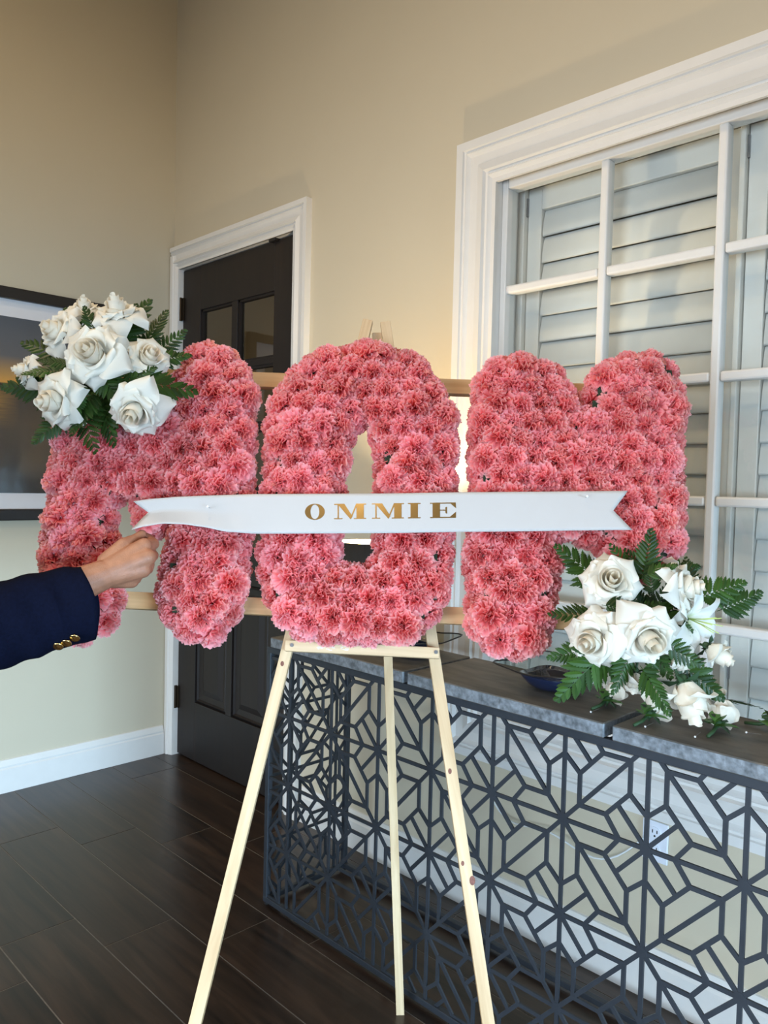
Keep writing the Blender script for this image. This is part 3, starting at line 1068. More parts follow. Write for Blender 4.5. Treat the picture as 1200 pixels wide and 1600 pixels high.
# ------------------------------------------------------------------ rails and easel
def stick(name, p0, p1, w, t, material, parent=None, mw=None):
    """square stick with its own long axis, so the grain follows it"""
    p0, p1 = Vector(p0), Vector(p1)
    L = (p1 - p0).length
    d = (p1 - p0).normalized()
    n = (BN - d * BN.dot(d)).normalized()
    s = n.cross(d)
    m = Matrix((s, n, d)).transposed().to_4x4()
    m.translation = p0
    if parent is not None:
        m = Matrix.Translation(-Vector(parent.location)) @ m
    return box(name, (-w / 2, w / 2, -t / 2, t / 2, 0, L), material, parent, .0012, mw=m)


rail1 = stick('wooden_rail', board(110, 585, -.016), board(968, 615, -.016), .034, .018, M['pine_rail'])
tag(rail1, 'upper bare pine rail behind the three carnation letters', 'rail', 'pine rails joining the letters')
rail2 = stick('wooden_rail', board(70, 932, -.016), board(975, 975, -.016), .034, .018, M['pine_rail'])
tag(rail2, 'lower bare pine rail behind the three carnation letters', 'rail', 'pine rails joining the letters')


def to_floor(pa, pb):
    return pa + (pb - pa) * (pa.z / (pa.z - pb.z))


ea = board(575, 502, -.037); eb = to_floor(ea, board(305, 1600, -.037))
fa = board(602, 505, -.037); fb = to_floor(fa, board(763, 1600, -.037))
easel_loc = Vector(((eb.x + fb.x) / 2, (eb.y + fb.y) / 2, 0))
easel = empty('easel', easel_loc)
tag(easel, 'bare pine tripod easel holding up the carnation letters', 'easel')
lg1 = stick('leg', ea, eb, .0225, .019, M['pine'], easel)
lg2 = stick('leg', fa, fb, .0225, .019, M['pine'], easel)
bt = board(589, 520, -.056)
bf = Vector((2.205, -.556, 0))
stick('leg', bt, bf, .0215, .019, M['pine'], easel)
stick('crossbar', board(446, 1009, -.010), board(686, 1021, -.010), .0215, .020, M['pine'], easel)
MB().add(tube_geo([board(583, 545, -.060) - easel_loc, board(598, 546, -.020) - easel_loc], .006, 8)).build('pivot_bolt', M['steel'], easel)
for px, py in ((456, 1008), (681, 1019)):
    p = board(px, py, .000) - easel_loc
    MB().add(tube_geo([p, p + BN * .0022], .0037, 14)).build('bolt', M['steel'], easel)
wp = MB()
rw_ = random.Random(4)
for i in range(26):
    x_, y_ = 516 + rw_.uniform(-22, 28), 1012.5 + rw_.uniform(-3.2, 3.2)
    l_, h_ = rw_.uniform(1.5, 6), rw_.uniform(.5, 1.1)
    q_ = [board(x_ + dx_, y_ + dy_, .0002) - easel_loc for dx_, dy_ in ((0, 0), (l_, .1 * l_), (l_, .1 * l_ + h_), (0, h_))]
    wp.add((q_ + [p_ + BN * .0002 for p_ in q_], [(0, 1, 2, 3), (7, 6, 5, 4), (0, 4, 5, 1), (1, 5, 6, 2), (2, 6, 7, 3), (3, 7, 4, 0)]))
wp.build('worn_white_print', M['cable'], easel)
for (px, py, wm, r_) in ((441, 1037, -.0273, .0035), (703, 1205, -.0273, .0035), (723, 1349, -.0273, .0030), (738, 1376, -.0273, .0055)):
    if wm is None:
        continue
    p = board(px, py, wm) - easel_loc
    k_ = MB().add(tube_geo([p - BN * .001, p + BN * .0004], [(r_, r_ * 1.5), (r_, r_ * 1.5)], 12, up=(0, 0, 1))).build('knot', M['knot'], lg2 if px > 600 else lg1)
    k_.matrix_parent_inverse = Matrix.Identity(4)
    par = k_.parent
    k_.matrix_basis = par.matrix_basis.inverted()

# ------------------------------------------------------------------ ribbon with gold lettering
def interp(x, tab):
    for (x0, y0), (x1, y1) in zip(tab, tab[1:]):
        if x <= x1:
            t = max(0, (x - x0) / (x1 - x0))
            t2 = t * t * (3 - 2 * t) * .4 + t * .6
            return y0 + (y1 - y0) * t2
    return tab[-1][1]


RT = [(200, 784), (240, 779), (280, 776), (330, 774), (400, 772), (600, 771), (735, 769), (990, 767)]
RB = [(200, 829), (228, 822), (255, 818), (285, 819), (315, 823), (355, 831), (400, 834), (600, 833), (735, 831), (990, 828)]
RW = .108
rv, rf = [], []
nu, nv = 84, 12
for j in range(nv + 1):
    v = j / nv
    tri = 1 - abs(2 * v - 1)
    xl = 208 + 25 * tri - 3 * v
    xr = 981 - 26 * tri + 7 * v
    for i in range(nu + 1):
        s = i / nu
        x = xl + (xr - xl) * s
        y = interp(x, RT) * (1 - v) + interp(x, RB) * v
        lf_ = max(0, min(1, (400 - x) / 150))
        w = RW + .0025 * math.sin(x / 70) + .010 * lf_ * max(0, (v - .52)) * 3.0 + .004 * lf_ * (1 - abs(v - .5) * 2) * -1
        w += .006 * max(0, (300 - x) / 100)
        rv.append(board(x, y, w))
for j in range(nv):
    for i in range(nu):
        q = j * (nu + 1) + i
        rf.append((q, q + 1, q + nu + 2, q + nu + 1))
rloc = board(597, 832, RW)
rib = MB().add(([p - rloc for p in rv], rf)).build('ribbon', M['ribbon'], smooth=True, mw=Matrix.Translation(rloc))
so = rib.modifiers.new('thickness', 'SOLIDIFY'); so.thickness = .0007; so.offset = 0
tag(rib, 'white satin ribbon with gold lettering pinned across the three carnation letters', 'ribbon')


def foil(name, polys):
    mb = MB()
    for poly in polys:
        v = []
        for wv in (RW - .002, RW + .0042):
            v += [board(x, y + (597 - x) * .012, wv) - rloc for x, y in poly]
        n = len(poly)
        # only the face is printed: keep it a hair above the satin
        v = [board(x, y + (597 - x) * .012, RW + .0025 * math.sin(x / 70) + .0007) - rloc for x, y in poly]
        v += [p + BN * .0003 for p in v]
        mb.add((v, [tuple(range(n)), tuple(range(n, 2 * n))[::-1]] + [(i, (i + 1) % n, n + (i + 1) % n, n + i) for i in range(n)]))
    o = mb.build('gold_letter', M['gold'], rib)
    return o


T, Bm = 786.5, 810.5
R4 = lambda x0, x1, y0, y1: [(x0, y0), (x1, y0), (x1, y1), (x0, y1)]
ring = []
for k_ in range(28):
    a0, a1 = 2 * PI * k_ / 28, 2 * PI * (k_ + 1) / 28
    cy_ = (T + Bm) / 2
    ring.append([(492 + 15.5 * math.cos(a0), cy_ + 12.6 * math.sin(a0)), (492 + 15.5 * math.cos(a1), cy_ + 12.6 * math.sin(a1)),
                 (492 + 7 * math.cos(a1), cy_ + 11.4 * math.sin(a1)), (492 + 7 * math.cos(a0), cy_ + 11.4 * math.sin(a0))])
foil('O', ring)


def fat_m(x):
    return [R4(x + 5.5, x + 7.5, T, Bm), R4(x, x + 13, Bm - 1.6, Bm), R4(x, x + 9, T, T + 1.6), [(x + 5, T), (x + 16, T), (x + 29, Bm - 4), (x + 25.5, Bm)],
            [(x + 34.5, T), (x + 37, T), (x + 26.5, Bm), (x + 25, Bm - 1)], R4(x + 35, x + 46.5, T, Bm), R4(x + 31, x + 50, Bm - 1.6, Bm), R4(x + 35, x + 50, T, T + 1.6)]


foil('M', fat_m(522))
foil('M', fat_m(581))
foil('I', [R4(641.5, 653, T, Bm), R4(637.5, 657, T, T + 1.6), R4(637.5, 657, Bm - 1.6, Bm)])
foil('E', [R4(676, 687.5, T, Bm), R4(672, 712, T, T + 1.6), R4(672, 712, Bm - 1.6, Bm), [(702, T), (712, T), (712.5, T + 9)], [(712.5, Bm - 9.5), (712.5, Bm), (701, Bm)],
           R4(687, 696, 797.6, 799), [(696, 794), (698.5, 793), (698.5, 804), (696, 803)]])
for i, (px, py) in enumerate(((327, 791), (915, 775))):
    p = board(px, py, RW + .003)
    pin = empty('pin', p)
    tag(pin, ('pearl headed pin holding the left part of the white ribbon', 'pearl headed pin holding the right end of the white ribbon')[i], 'pin', 'pins in the ribbon')
    a_ = BN * .012 + BU * -.004
    MB().add(tube_geo([-BN * .03, a_], .0006, 6)).build('shaft', M['steel'], pin)
    MB().add(lathe_geo([(0, -.0026), (.0018, -.0018), (.0026, 0), (.0018, .0018), (0, .0026)], 12)).build('pin_head', M['pearl'], pin, True, mw=Matrix.Translation(a_))


# ------------------------------------------------------------------ roses, ferns, lily
def petal_grid(fn, nu=8, nv=8):
    v, f, t = [], [], []
    for b in range(nv + 1):
        for a in range(nu + 1):
            p, tn = fn(a / nu * 2 - 1, b / nv)
            v.append(p); t.append(tn)
    for b in range(nv):
        for a in range(nu):
            q = b * (nu + 1) + a
            f.append((q, q + 1, q + nu + 2, q + nu + 1))
    return mesh_of('petal', v, f, True, t)


def rose_petals(seed, openness=1.0):
    """one rose, radius about 1: a furled heart, wrapped middle petals, reflexed pointed outer petals"""
    r = random.Random(seed)
    out = []
    # furled heart: a tall closed cone with a whorl at its tip
    for i in range(7):
        ph0 = i * 2.25 + r.uniform(-.2, .2)
        rb = .09 + .040 * i
        top = .74 - .040 * i + r.uniform(-.02, .02)
        span = 1.75 - .07 * i
        lip = .012 + .013 * i

        def fn(u, v, ph0=ph0, rb=rb, top=top, span=span, lip=lip, i=i):
            prof = .50 + .62 * math.sin(PI * (.10 + .70 * v))
            rad = rb * prof + .018 * (u + 1) * v + (lip * max(0, v - .86) / .14 if v > .86 else 0)
            ph = ph0 + u * span * (1 - .12 * v * v)
            z = -.35 + (top + .35) * v - .07 * v * u * u - (.012 * max(0, v - .88) / .12 * i)
            return (rad * math.cos(ph), rad * math.sin(ph), z), .05 + .14 * v + .04 * i
        out.append(petal_grid(fn, 12, 8))
    # middle petals hugging the heart, lips turned out
    for i in range(5):
        ph0 = i * 2 * PI / 5 * 2 + r.uniform(-.25, .25)
        rb = .37 + .024 * i
        top = .46 - .055 * i + r.uniform(-.05, .05)
        cv = .07 + .055 * i + r.uniform(-.02, .05)

        def fn(u, v, ph0=ph0, rb=rb, top=top, cv=cv, i=i):
            prof = .45 + .56 * math.sin(PI * .5 * min(1, v * 1.35))
            tip = max(0, v - .60) / .40
            rad = rb * prof + cv * tip ** 1.6 * (1 - .35 * u * u) + .018 * math.sin(3 * u + i)
            sp = 1.10 * (math.sin(PI * (.12 + .60 * v)) ** .8) * (1 - .30 * tip ** 2)
            ph = ph0 + u * sp
            z = -.38 + (top + .38) * v ** .9 - (.05 + .05 * i) * tip ** 2 - .16 * u * u * v
            return (rad * math.cos(ph), rad * math.sin(ph), z), .30 + .40 * v
        out.append(petal_grid(fn, 10, 9))
    # reflexed outer petals in two layers, each folded back to a point
    for i in range(10):
        low = i < 6
        ph0 = i * 2 * PI / 6 + r.uniform(-.25, .25) if low else i * 2 * PI / 4 + .5 + r.uniform(-.3, .3)
        Lp = r.uniform(1.0, 1.28) if low else r.uniform(.74, .92)
        drop = r.uniform(.22, .62) if low else r.uniform(.05, .30)
        rise = r.uniform(-.06, .12) if low else r.uniform(.08, .24)
        tw = r.uniform(-.3, .3)
        k2 = r.uniform(0, 6.3)

        def fn(u, v, ph0=ph0, Lp=Lp, drop=drop, rise=rise, tw=tw, k2=k2):
            rad = .12 + (Lp - .12) * v
            wd = .60 * math.sin(PI * min(.93, .13 + .62 * v)) ** .9 * (1 - .90 * (max(0, v - .60) / .40) ** 1.6)
            y = u * wd
            curl = max(0, v - .58) / .42
            z = -.42 + .46 * math.sin(PI * .5 * min(1, v * 1.6)) + rise * v - drop * v ** 2.4 - .34 * u * u * curl + .10 * u * u * v * (1 - curl)
            z += tw * u * v * .3 + .035 * v * math.sin(3.4 * u + 5 * v + k2)
            rad -= .10 * u * u * v
            c, s = math.cos(ph0), math.sin(ph0)
            return (rad * c - y * s, rad * s + y * c, z), (.60 if low else .45) + .40 * v
        out.append(petal_grid(fn, 10, 10))
    return out


ROSES = [rose_petals(11), rose_petals(23), rose_petals(37), rose_petals(58)]


def bud_petals(seed):
    """closed rose for the hanging bloom and the buttonholes"""
    P = rose_petals(seed)
    return P[:12]


BUDS = [bud_petals(71), bud_petals(85)]
calyx_v, calyx_f = [], []


def make_rose(parent, loc, axis, radius, variant, roll, bud=False, nm='rose'):
    e = empty(nm, mat4(loc, frame_z(axis, roll), radius), parent)
    for me in (BUDS[variant % 2] if bud else ROSES[variant % 4]):
        link('petal', me, M['rose'], e)
    # green calyx and a stub of stem behind the bloom
    cal = MB().add(lathe_geo([(0, -.62), (.09, -.60), (.15, -.50), (.13, -.40), (.24, -.36), (.05, -.30)], 10))
    for k_ in range(5):
        a = 2 * PI * k_ / 5
        c, s = math.cos(a), math.sin(a)
        cal.add(([(.10 * c - .07 * s, .10 * s + .07 * c, -.42), (.10 * c + .07 * s, .10 * s - .07 * c, -.42), (.38 * c, .38 * s, -.36), (.55 * c, .55 * s, -.55)], [(0, 1, 2), (1, 3, 2), (2, 3, 0)]))
    cal.build('calyx', M['stem'], e, True)
    return e


def fern_mesh(seed, pairs=11):
    r = random.Random(seed)
    v, f, t = [], [], []

    def tri(pts, tn):
        n = len(v)
        v.extend(pts); t.extend([tn] * len(pts))
        f.extend([(n, n + i, n + i + 1) for i in range(1, len(pts) - 1)])
    # midrib
    mid = lambda s: Vector((.03 * math.sin(s * 2.2), s, -.16 * s * s))
    for i in range(12):
        s0, s1 = i / 12, (i + 1) / 12
        a, b = mid(s0), mid(s1)
        w = .008 * (1 - s0 * .7)
        n = len(v)
        v.extend([a + Vector((-w, 0, .002)), a + Vector((w, 0, .002)), b + Vector((w * .9, 0, .002)), b + Vector((-w * .9, 0, .002))]); t.extend([.6] * 4)
        f.append((n, n + 1, n + 2, n + 3))
    for i in range(pairs):
        s = .10 + .86 * i / (pairs - 1)
        for sg in (-1, 1):
            o = mid(s + (.018 if sg > 0 else 0))
            L = (.42 * (1 - s) ** .75 + .035) * (1 if s > .2 else .82 + s) * r.uniform(.9, 1.08)
            W = .060 * (1 - .45 * s) * r.uniform(.9, 1.1)
            ang = math.radians(58 - 24 * s + r.uniform(-6, 6))
            d = Vector((sg * math.sin(ang), math.cos(ang), r.uniform(-.15, .05)))
            side = Vector((-d.y * sg, d.x * sg, 0)).normalized() * sg
            nt_ = 8
            tn = r.uniform(0.1, 1)
            dr = r.uniform(.05, .22)
            for hs in (-1, 1):
                prev_c, prev_e = o, o
                for k_ in range(1, nt_ + 1):
                    q = k_ / nt_
                    c = o + d * (L * q) + Vector((0, 0, -dr * L * q * q))
                    wd = W * (math.sin(PI * min(1, .12 + .88 * q)) ** .75) * (1 if k_ < nt_ else 0)
                    e = c + side * (hs * wd * .72) + Vector((0, 0, -.20 * wd))
                    tipv = c - d * (L / nt_ * .45) + side * (hs * wd * 1.10) + d * (L / nt_ * .55) + Vector((0, 0, -.30 * wd))
                    tri([prev_c, c, e, tipv, prev_e] if hs > 0 else [prev_c, prev_e, tipv, e, c], tn)
                    prev_c, prev_e = c, e
    return mesh_of('fern_frond', v, f, False, t)


FERNS = [fern_mesh(3), fern_mesh(14), fern_mesh(25, 9), fern_mesh(31, 12)]


def frond(parent, p0, p1, variant, facing, nm='fern_frond', wscale=1.0):
    p0, p1 = Vector(p0), Vector(p1)
    y = (p1 - p0)
    L = y.length
    y.normalize()
    z = (Vector(facing) - y * y.dot(Vector(facing))).normalized()
    x = y.cross(z)
    m = Matrix((x * wscale, y, z)).transposed().to_4x4() @ Matrix.Diagonal((L, L, L, 1))
    m.translation = p0
    return link(nm, FERNS[variant % 4], M['fern'], parent, m)


def leaf_mesh():
    v, f, t = [], [], []
    n = 8
    for i in range(n + 1):
        q = i / n
        w = .26 * math.sin(PI * q ** .8) ** .9
        z = -.25 * q * q
        v += [(-w, q, z + .06 * (w > .01)), (0, q, z), (w, q, z + .06 * (w > .01))]
        t += [.3 + .5 * q, .9, .3 + .5 * q]
    for i in range(n):
        q = i * 3
        f += [(q, q + 1, q + 4, q + 3), (q + 1, q + 2, q + 5, q + 4)]
    return mesh_of('leaf', v, f, True, t)


LEAF = leaf_mesh()


def img_axis(dx, dy, tz):
    return (RH * dx - Vector((0, 0, 1)) * dy - FH * tz).normalized()


def spray(label, centre, roses, fronds, seed):
    r = random.Random(seed)
    c = board(*centre, .055)
    root = empty('rose_spray', c)
    tag(root, label, 'flower spray', 'white rose and fern sprays')
    # green foam and inner foliage that carries the stems
    core = MB().add(lathe_geo([(0, -.03), (.035, -.025), (.050, 0), (.044, .028), (.024, .048), (0, .052)], 14))
    core.build('foam_core', M['foam'], root, True, mw=frame_z(BN).to_4x4())
    for i, (px, py, w, rad, ax, var, bud) in enumerate(roses):
        p = board(px, py, w) - c
        dpt = (p + c - CAM_LOC).dot(FH)
        make_rose(root, p, img_axis(*ax), rad * dpt / FPX * (1.55 if bud else 1.06), var, r.uniform(0, 6.28), bud)
        q = p - img_axis(*ax) * (rad * dpt / FPX * .55)
        MB().add(tube_geo([q, q * .55 + BN * -.004, BN * .015], .0022, 6)).build('rose_stem', M['stem'], root, True)
    for i, (x0, y0, x1, y1, w0, w1) in enumerate(fronds):
        frond(root, board(x0, y0, w0) - c, board(x1, y1, w1) - c, i, BN + BU * r.uniform(-.2, .5) + BR * r.uniform(-.5, .5))
    # filler greens radiating behind the blooms
    for i in range(16):
        a = 2 * PI * i / 16 + r.uniform(-.15, .15)
        l = r.uniform(48, 78)
        x0, y0 = centre[0] + 14 * math.cos(a), centre[1] + 14 * math.sin(a)
        frond(root, board(x0, y0, .085) - c, board(centre[0] + l * math.cos(a), centre[1] + l * math.sin(a), .10 + r.uniform(0, .035)) - c, i + 1, BN + BU * r.uniform(-.4, .6) + BR * r.uniform(-.5, .5))
    return root, c


L_ROSES = [(184, 487, .150, 38, (-.1, -.75, .45), 0, False), (131, 482, .105, 27, (.1, -.7, .4), 1, False), (90, 518, .135, 38, (-.55, -.25, .7), 2, False),
           (144, 552, .195, 49, (-.15, -.15, 1), 3, False), (233, 558, .150, 37, (.45, -.35, .7), 1, False), (40, 580, .115, 27, (-.85, -.1, .5), 0, False),
           (86, 627, .165, 44, (-.5, .15, .8), 2, False), (211, 643, .165, 43, (-.05, .55, .85), 0, False)]
L_FRONDS = [(176, 545, 227, 462, .10, .12), (222, 548, 252, 480, .10, .12), (240, 556, 287, 512, .10, .11), (238, 565, 297, 549, .12, .11), (150, 530, 132, 476, .15, .17),
            (168, 590, 303, 597, .17, .16), (110, 565, 30, 528, .09, .10), (100, 580, 34, 578, .15, .18), (100, 612, -2, 603, .09, .11), (110, 645, 52, 690, .09, .11),
            (128, 625, 146, 697, .13, .16), (150, 610, 108, 672, .14, .17), (180, 590, 172, 486, .12, .14), (160, 600, 170, 690, .12, .13), (195, 590, 255, 628, .14, .15),
            (130, 540, 96, 478, .08, .09), (150, 575, 190, 625, .16, .18), (120, 595, 122, 650, .16, .17), (205, 530, 208, 470, .09, .09), (190, 600, 240, 570, .16, .17), (110, 570, 62, 560, .16, .18)]
spray('spray of eight white roses and dark fern on top of the left carnation letter', (150, 590), L_ROSES, L_FRONDS, 7)
R_ROSES = [(956, 907, .150, 45, (-.15, -.35, .85), 1, False), (1068, 918, .140, 44, (.75, -.15, .5), 2, False), (926, 1001, .155, 46, (-.65, .15, .75), 3, False),
           (1013, 998, .185, 49, (.1, .25, 1), 0, False), (1076, 1090, .150, 40, (.18, .90, .45), 0, True), (992, 1062, .105, 32, (.0, .75, -.15), 2, False),
           (1120, 1020, .120, 26, (.65, .45, .35), 1, True), (1062, 1038, .110, 28, (.3, .6, .2), 3, False)]
R_FRONDS = [(945, 920, 873, 850, .10, .11), (1003, 905, 1018, 826, .13, .15), (995, 912, 957, 850, .12, .13), (1008, 900, 1056, 878, .15, .17), (1085, 935, 1168, 904, .09, .10),
            (1120, 955, 1194, 922, .08, .09), (935, 965, 862, 958, .11, .12), (965, 1000, 882, 1096, .13, .15), (925, 1015, 860, 1030, .11, .12), (1000, 1040, 1056, 1112, .17, .18),
            (1040, 1005, 1102, 1040, .17, .18), (1050, 1025, 1136, 1092, .12, .13), (985, 1020, 965, 1085, .15, .16), (1020, 1030, 1022, 1085, .16, .16), (975, 960, 1030, 935, .16, .17),
            (940, 945, 1010, 958, .16, .17), (1010, 950, 1085, 985, .12, .13), (1020, 930, 1010, 880, .13, .14), (1080, 930, 1070, 870, .08, .08), (1030, 900, 1096, 880, .07, .07),
            (1000, 980, 1050, 1060, .13, .14), (960, 980, 925, 1060, .11, .12), (1015, 905, 975, 860, .10, .10), (1060, 1000, 1075, 1050, .12, .12)]
rs, rc = spray('spray of white roses, lily and dark fern hanging off the right carnation letter', (1010, 975), R_ROSES, R_FRONDS, 9)

# the lily in the right-hand spray
lily_p = board(1098, 972, .135) - rc
lily = empty('lily', mat4(lily_p, frame_z(img_axis(.55, .05, .85), .5)), rs)
for i in range(6):
    ph = i * PI / 3 + (.08 if i % 2 else -.05)
    wmax = .019 if i % 2 else .013
    Lp = (.078, .072, .066, .080, .070, .074)[i]

    def lf2(u, v, ph=ph, wmax=wmax, Lp=Lp, i=i):
        th = .35 + 1.15 * v
        rad = .004 + Lp * (v * .35 + .65 * v * math.sin(th))
        z = -.035 + Lp * .85 * v * math.cos(th * .92) + (-.012 * max(0, v - .75) * 4 if i in (1, 4) else 0)
        w = wmax * math.sin(PI * min(.985, .10 + .88 * v)) ** .8
        y = u * w
        z -= .25 * abs(u) * w * -1 + .004 * math.sin(6 * v + u * 2)
        c, s = math.cos(ph), math.sin(ph)
        return (rad * c - y * s, rad * s + y * c, z), .1 + .9 * v
    link('petal', petal_grid(lf2, 6, 12), M['lily'], lily)
st_ = MB()
for i in range(6):
    a = i * PI / 3 + .4
    st_.add(tube_geo([(0, 0, -.03), (.006 * math.cos(a), .006 * math.sin(a), .0), (.016 * math.cos(a), .016 * math.sin(a), .03)], .0009, 5))
st_.build('stamens', M['stamen'], lily, True)
MB().add(tube_geo([lily_p - img_axis(.55, .05, .85) * .03, lily_p * .5, BN * .02], .003, 6)).build('lily_stem', M['stem'], rs, True)


# ------------------------------------------------------------------ buttonhole flowers on the slate top
def buttonhole(label, loc, head, rad, fr_len, var, pin_off, lift=0.0):
    """loc: bloom centre on the slab, head: level direction from stem end to bloom"""
    root = empty('boutonniere', (loc[0], loc[1], SLAB))
    tag(root, label, 'boutonniere', 'white rose buttonholes on the slate top')
    h = Vector((head[0], head[1], 0)).normalized()
    s = Vector((-h.y, h.x, 0))
    up = Vector((0, 0, 1))
    make_rose(root, Vector((0, 0, rad * .84)), (h * .85 + up * .5), rad * 1.5, var, var * 1.3, True)
    MB().add(tube_geo([h * (-rad * .5) + up * rad * .55, h * (-rad * 1.3) + up * .008, h * (-rad * 2.1) + up * .0045], [.0045, .0042, .0036], 8)).build('wrapped_stem', M['stem'], root, True)
    for k_, (a, l, z) in enumerate(((-.9, 1.35, .35), (.8, 1.3, .3), (-.25, 1.2, .75), (.35, 1.15, .65))):
        y = (h * math.cos(a) + s * math.sin(a) + up * (z - .15)).normalized()
        x = y.cross(up).normalized()
        zz = x.cross(y)
        m = Matrix((x * rad * l, y * rad * l, zz * rad * l)).transposed().to_4x4()
        m.translation = h * (-rad * 1.15) + up * (.017 + .004 * k_)
        link('leaf', LEAF, M['leaf'], root, m)
    if fr_len:
        frond(root, h * (-rad * .9) + up * .018 + s * .006, h * (fr_len - rad) + s * .022 + up * .036, var, up + s * .3)
    pp = Vector((pin_off[0], pin_off[1], .0024))
    sh_ = MB().add(tube_geo([pp, pp + h * .03 + up * .003], .0006, 6)).build('pin_shaft', M['steel'], root)
    MB().add(lathe_geo([(0, -.0024), (.0017, -.0017), (.0024, 0), (.0017, .0017), (0, .0024)], 12)).build('pin_head', M['pearl'], sh_, True, mw=Matrix.Translation(pp))


def on_slab(px, py, z=.0):
    d = ray(px, py)
    return CAM_LOC + d * ((SLAB + z - CAM_LOC.z) / d.z)


for label, bloom, tail, pearl, rad, fl, var in (
        ('white rose buttonhole lying over the gap between two slate slabs, below the fern tips', (1024, 1108), (998, 1134), (1008, 1137), .038, 0, 0),
        ('white rose buttonhole with fern, on the slab left of the gap under the hanging spray', (958, 1086), (928, 1110), (923, 1114), .036, .085, 1),
        ('white rose buttonhole with leaves near the front edge of the right slab', (1128, 1122), (1086, 1166), (1086, 1153), .038, .075, 1),
        ('white rose buttonhole at the back of the slab with long fern pointing right', (1112, 1088), (1075, 1098), (1072, 1106), .032, .135, 0),
        ('white rose buttonhole cut by the right edge of the photo', (1222, 1126), (1172, 1134), (1166, 1146), .036, 0, 1)):
    pb, pt, pp = on_slab(*bloom, .026), on_slab(*tail), on_slab(*pearl)
    buttonhole(label, pb, pb - pt, rad, fl, var, (pp.x - pb.x, pp.y - pb.y))


# ------------------------------------------------------------------ the person reaching in from the left
def capsule_bm(bm, p0, r0, p1, r1, flat=1.0, flat_axis=None, n=14):
    p0, p1 = Vector(p0), Vector(p1)
    d = p1 - p0
    L = d.length
    rot = frame_z(d if L > 1e-6 else (0, 0, 1)).to_4x4()
    rings = []
    m = 5
    for i in range(m + 1):
        a = -PI / 2 + PI / 2 * i / m
        rings.append((r0 * math.cos(a), r0 * math.sin(a)))
    for i in range(m + 1):
        a = PI / 2 * i / m
        rings.append((r1 * math.cos(a), L + r1 * math.sin(a)))
    v, f = lathe_geo(rings, n)
    fa_ = Vector(flat_axis).normalized() if flat_axis else None
    vs = []
    for p in v:
        q = rot @ Vector(p)
        if fa_:
            q = q - fa_ * (q.dot(fa_) * (1 - flat))
        vs.append(bm.verts.new(p0 + q))
    for q in f:
        try:
            bm.faces.new([vs[i] for i in q])
        except ValueError:
            pass
    bmesh.ops.remove_doubles(bm, verts=vs, dist=1e-6)


def blob(parts, voxel, smooth):
    """one continuous skin over a set of tapered limbs"""
    bm = bmesh.new()
    for p in parts:
        capsule_bm(bm, *p)
    bmesh.ops.recalc_face_normals(bm, faces=bm.faces)
    me = bpy.data.meshes.new('blob')
    bm.to_mesh(me); bm.free()
    o = bpy.data.objects.new('blob', me)
    COL.objects.link(o)
    rm = o.modifiers.new('r', 'REMESH'); rm.mode = 'VOXEL'; rm.voxel_size = voxel
    sm = o.modifiers.new('s', 'SMOOTH'); sm.factor = .5; sm.iterations = smooth
    dg = bpy.context.evaluated_depsgraph_get()
    ev = o.evaluated_get(dg)
    res = bpy.data.meshes.new_from_object(ev)
    v = [tuple(q.co) for q in res.vertices]
    f = [tuple(q.vertices) for q in res.polygons]
    bpy.data.objects.remove(o)
    return v, f


def P(px, py, dd):
    return spot(px, py, dd)


def S(d, l, z):
    q = CAM_LOC + FH * d + RH * l
    return Vector((q.x, q.y, z))


wrist = P(160, 899, 1.40)
HD = FH * -1          # towards the camera
mi, mm_, mr, ml = P(225, 853, 1.440), P(231, 871, 1.428), P(223, 890, 1.425), P(205, 907, 1.430)
hand = []
for mc, r0, r1 in ((mi, .024, .0150), (mm_, .025, .0158), (mr, .025, .0155), (ml, .023, .0145)):
    hand.append((wrist + (mc - wrist) * .10, r0, mc, r1))
for ma, mb_ in ((mi, mm_), (mm_, mr), (mr, ml)):        # the web between neighbouring knuckles
    mid_ = (ma + mb_) / 2 + FH * .002
    hand.append((wrist + (mid_ - wrist) * .15, .024, wrist + (mid_ - wrist) * .93, .0150))
hand.append((wrist + FH * .012, .024, (mm_ + mr) / 2 + FH * .018 - (mm_ - wrist) * .12, .021))
hand.append((P(120, 915, 1.375), .032, wrist, .0275, .86, FH))
# index: bends away and back to pinch the ribbon
ip, idp, it = P(240, 850, 1.470), P(234, 842, 1.490), P(222, 836, 1.497)
hand += [(mi, .0135, ip, .0108), (ip, .0108, idp, .0092), (idp, .0092, it, .0078)]
# other fingers curl into the palm on the far side
for mc, (pa, pb, pc), rr in ((mm_, ((239, 868, 1.470), (230, 866, 1.492), (214, 866, 1.490)), .0108), (mr, ((231, 889, 1.468), (222, 891, 1.490), (206, 888, 1.486)), .0104),
                             (ml, ((213, 905, 1.468), (205, 907, 1.484), (192, 902, 1.482)), .0094)):
    a, b, c_ = P(*pa), P(*pb), P(*pc)
    hand += [(mc, rr * 1.2, a, rr), (a, rr, b, rr * .9), (b, rr * .9, c_, rr * .8)]
# thumb along the top
t0, t1, t2, t3 = P(168, 878, 1.418), P(193, 852, 1.440), P(211, 843, 1.462), P(222, 834, 1.476)
hand += [(t0, .019, t1, .0140), (t1, .0140, t2, .0105), (t2, .0105, t3, .0082), (wrist, .020, t1, .0125)]
hv, hf = blob(hand, .0020, 7)

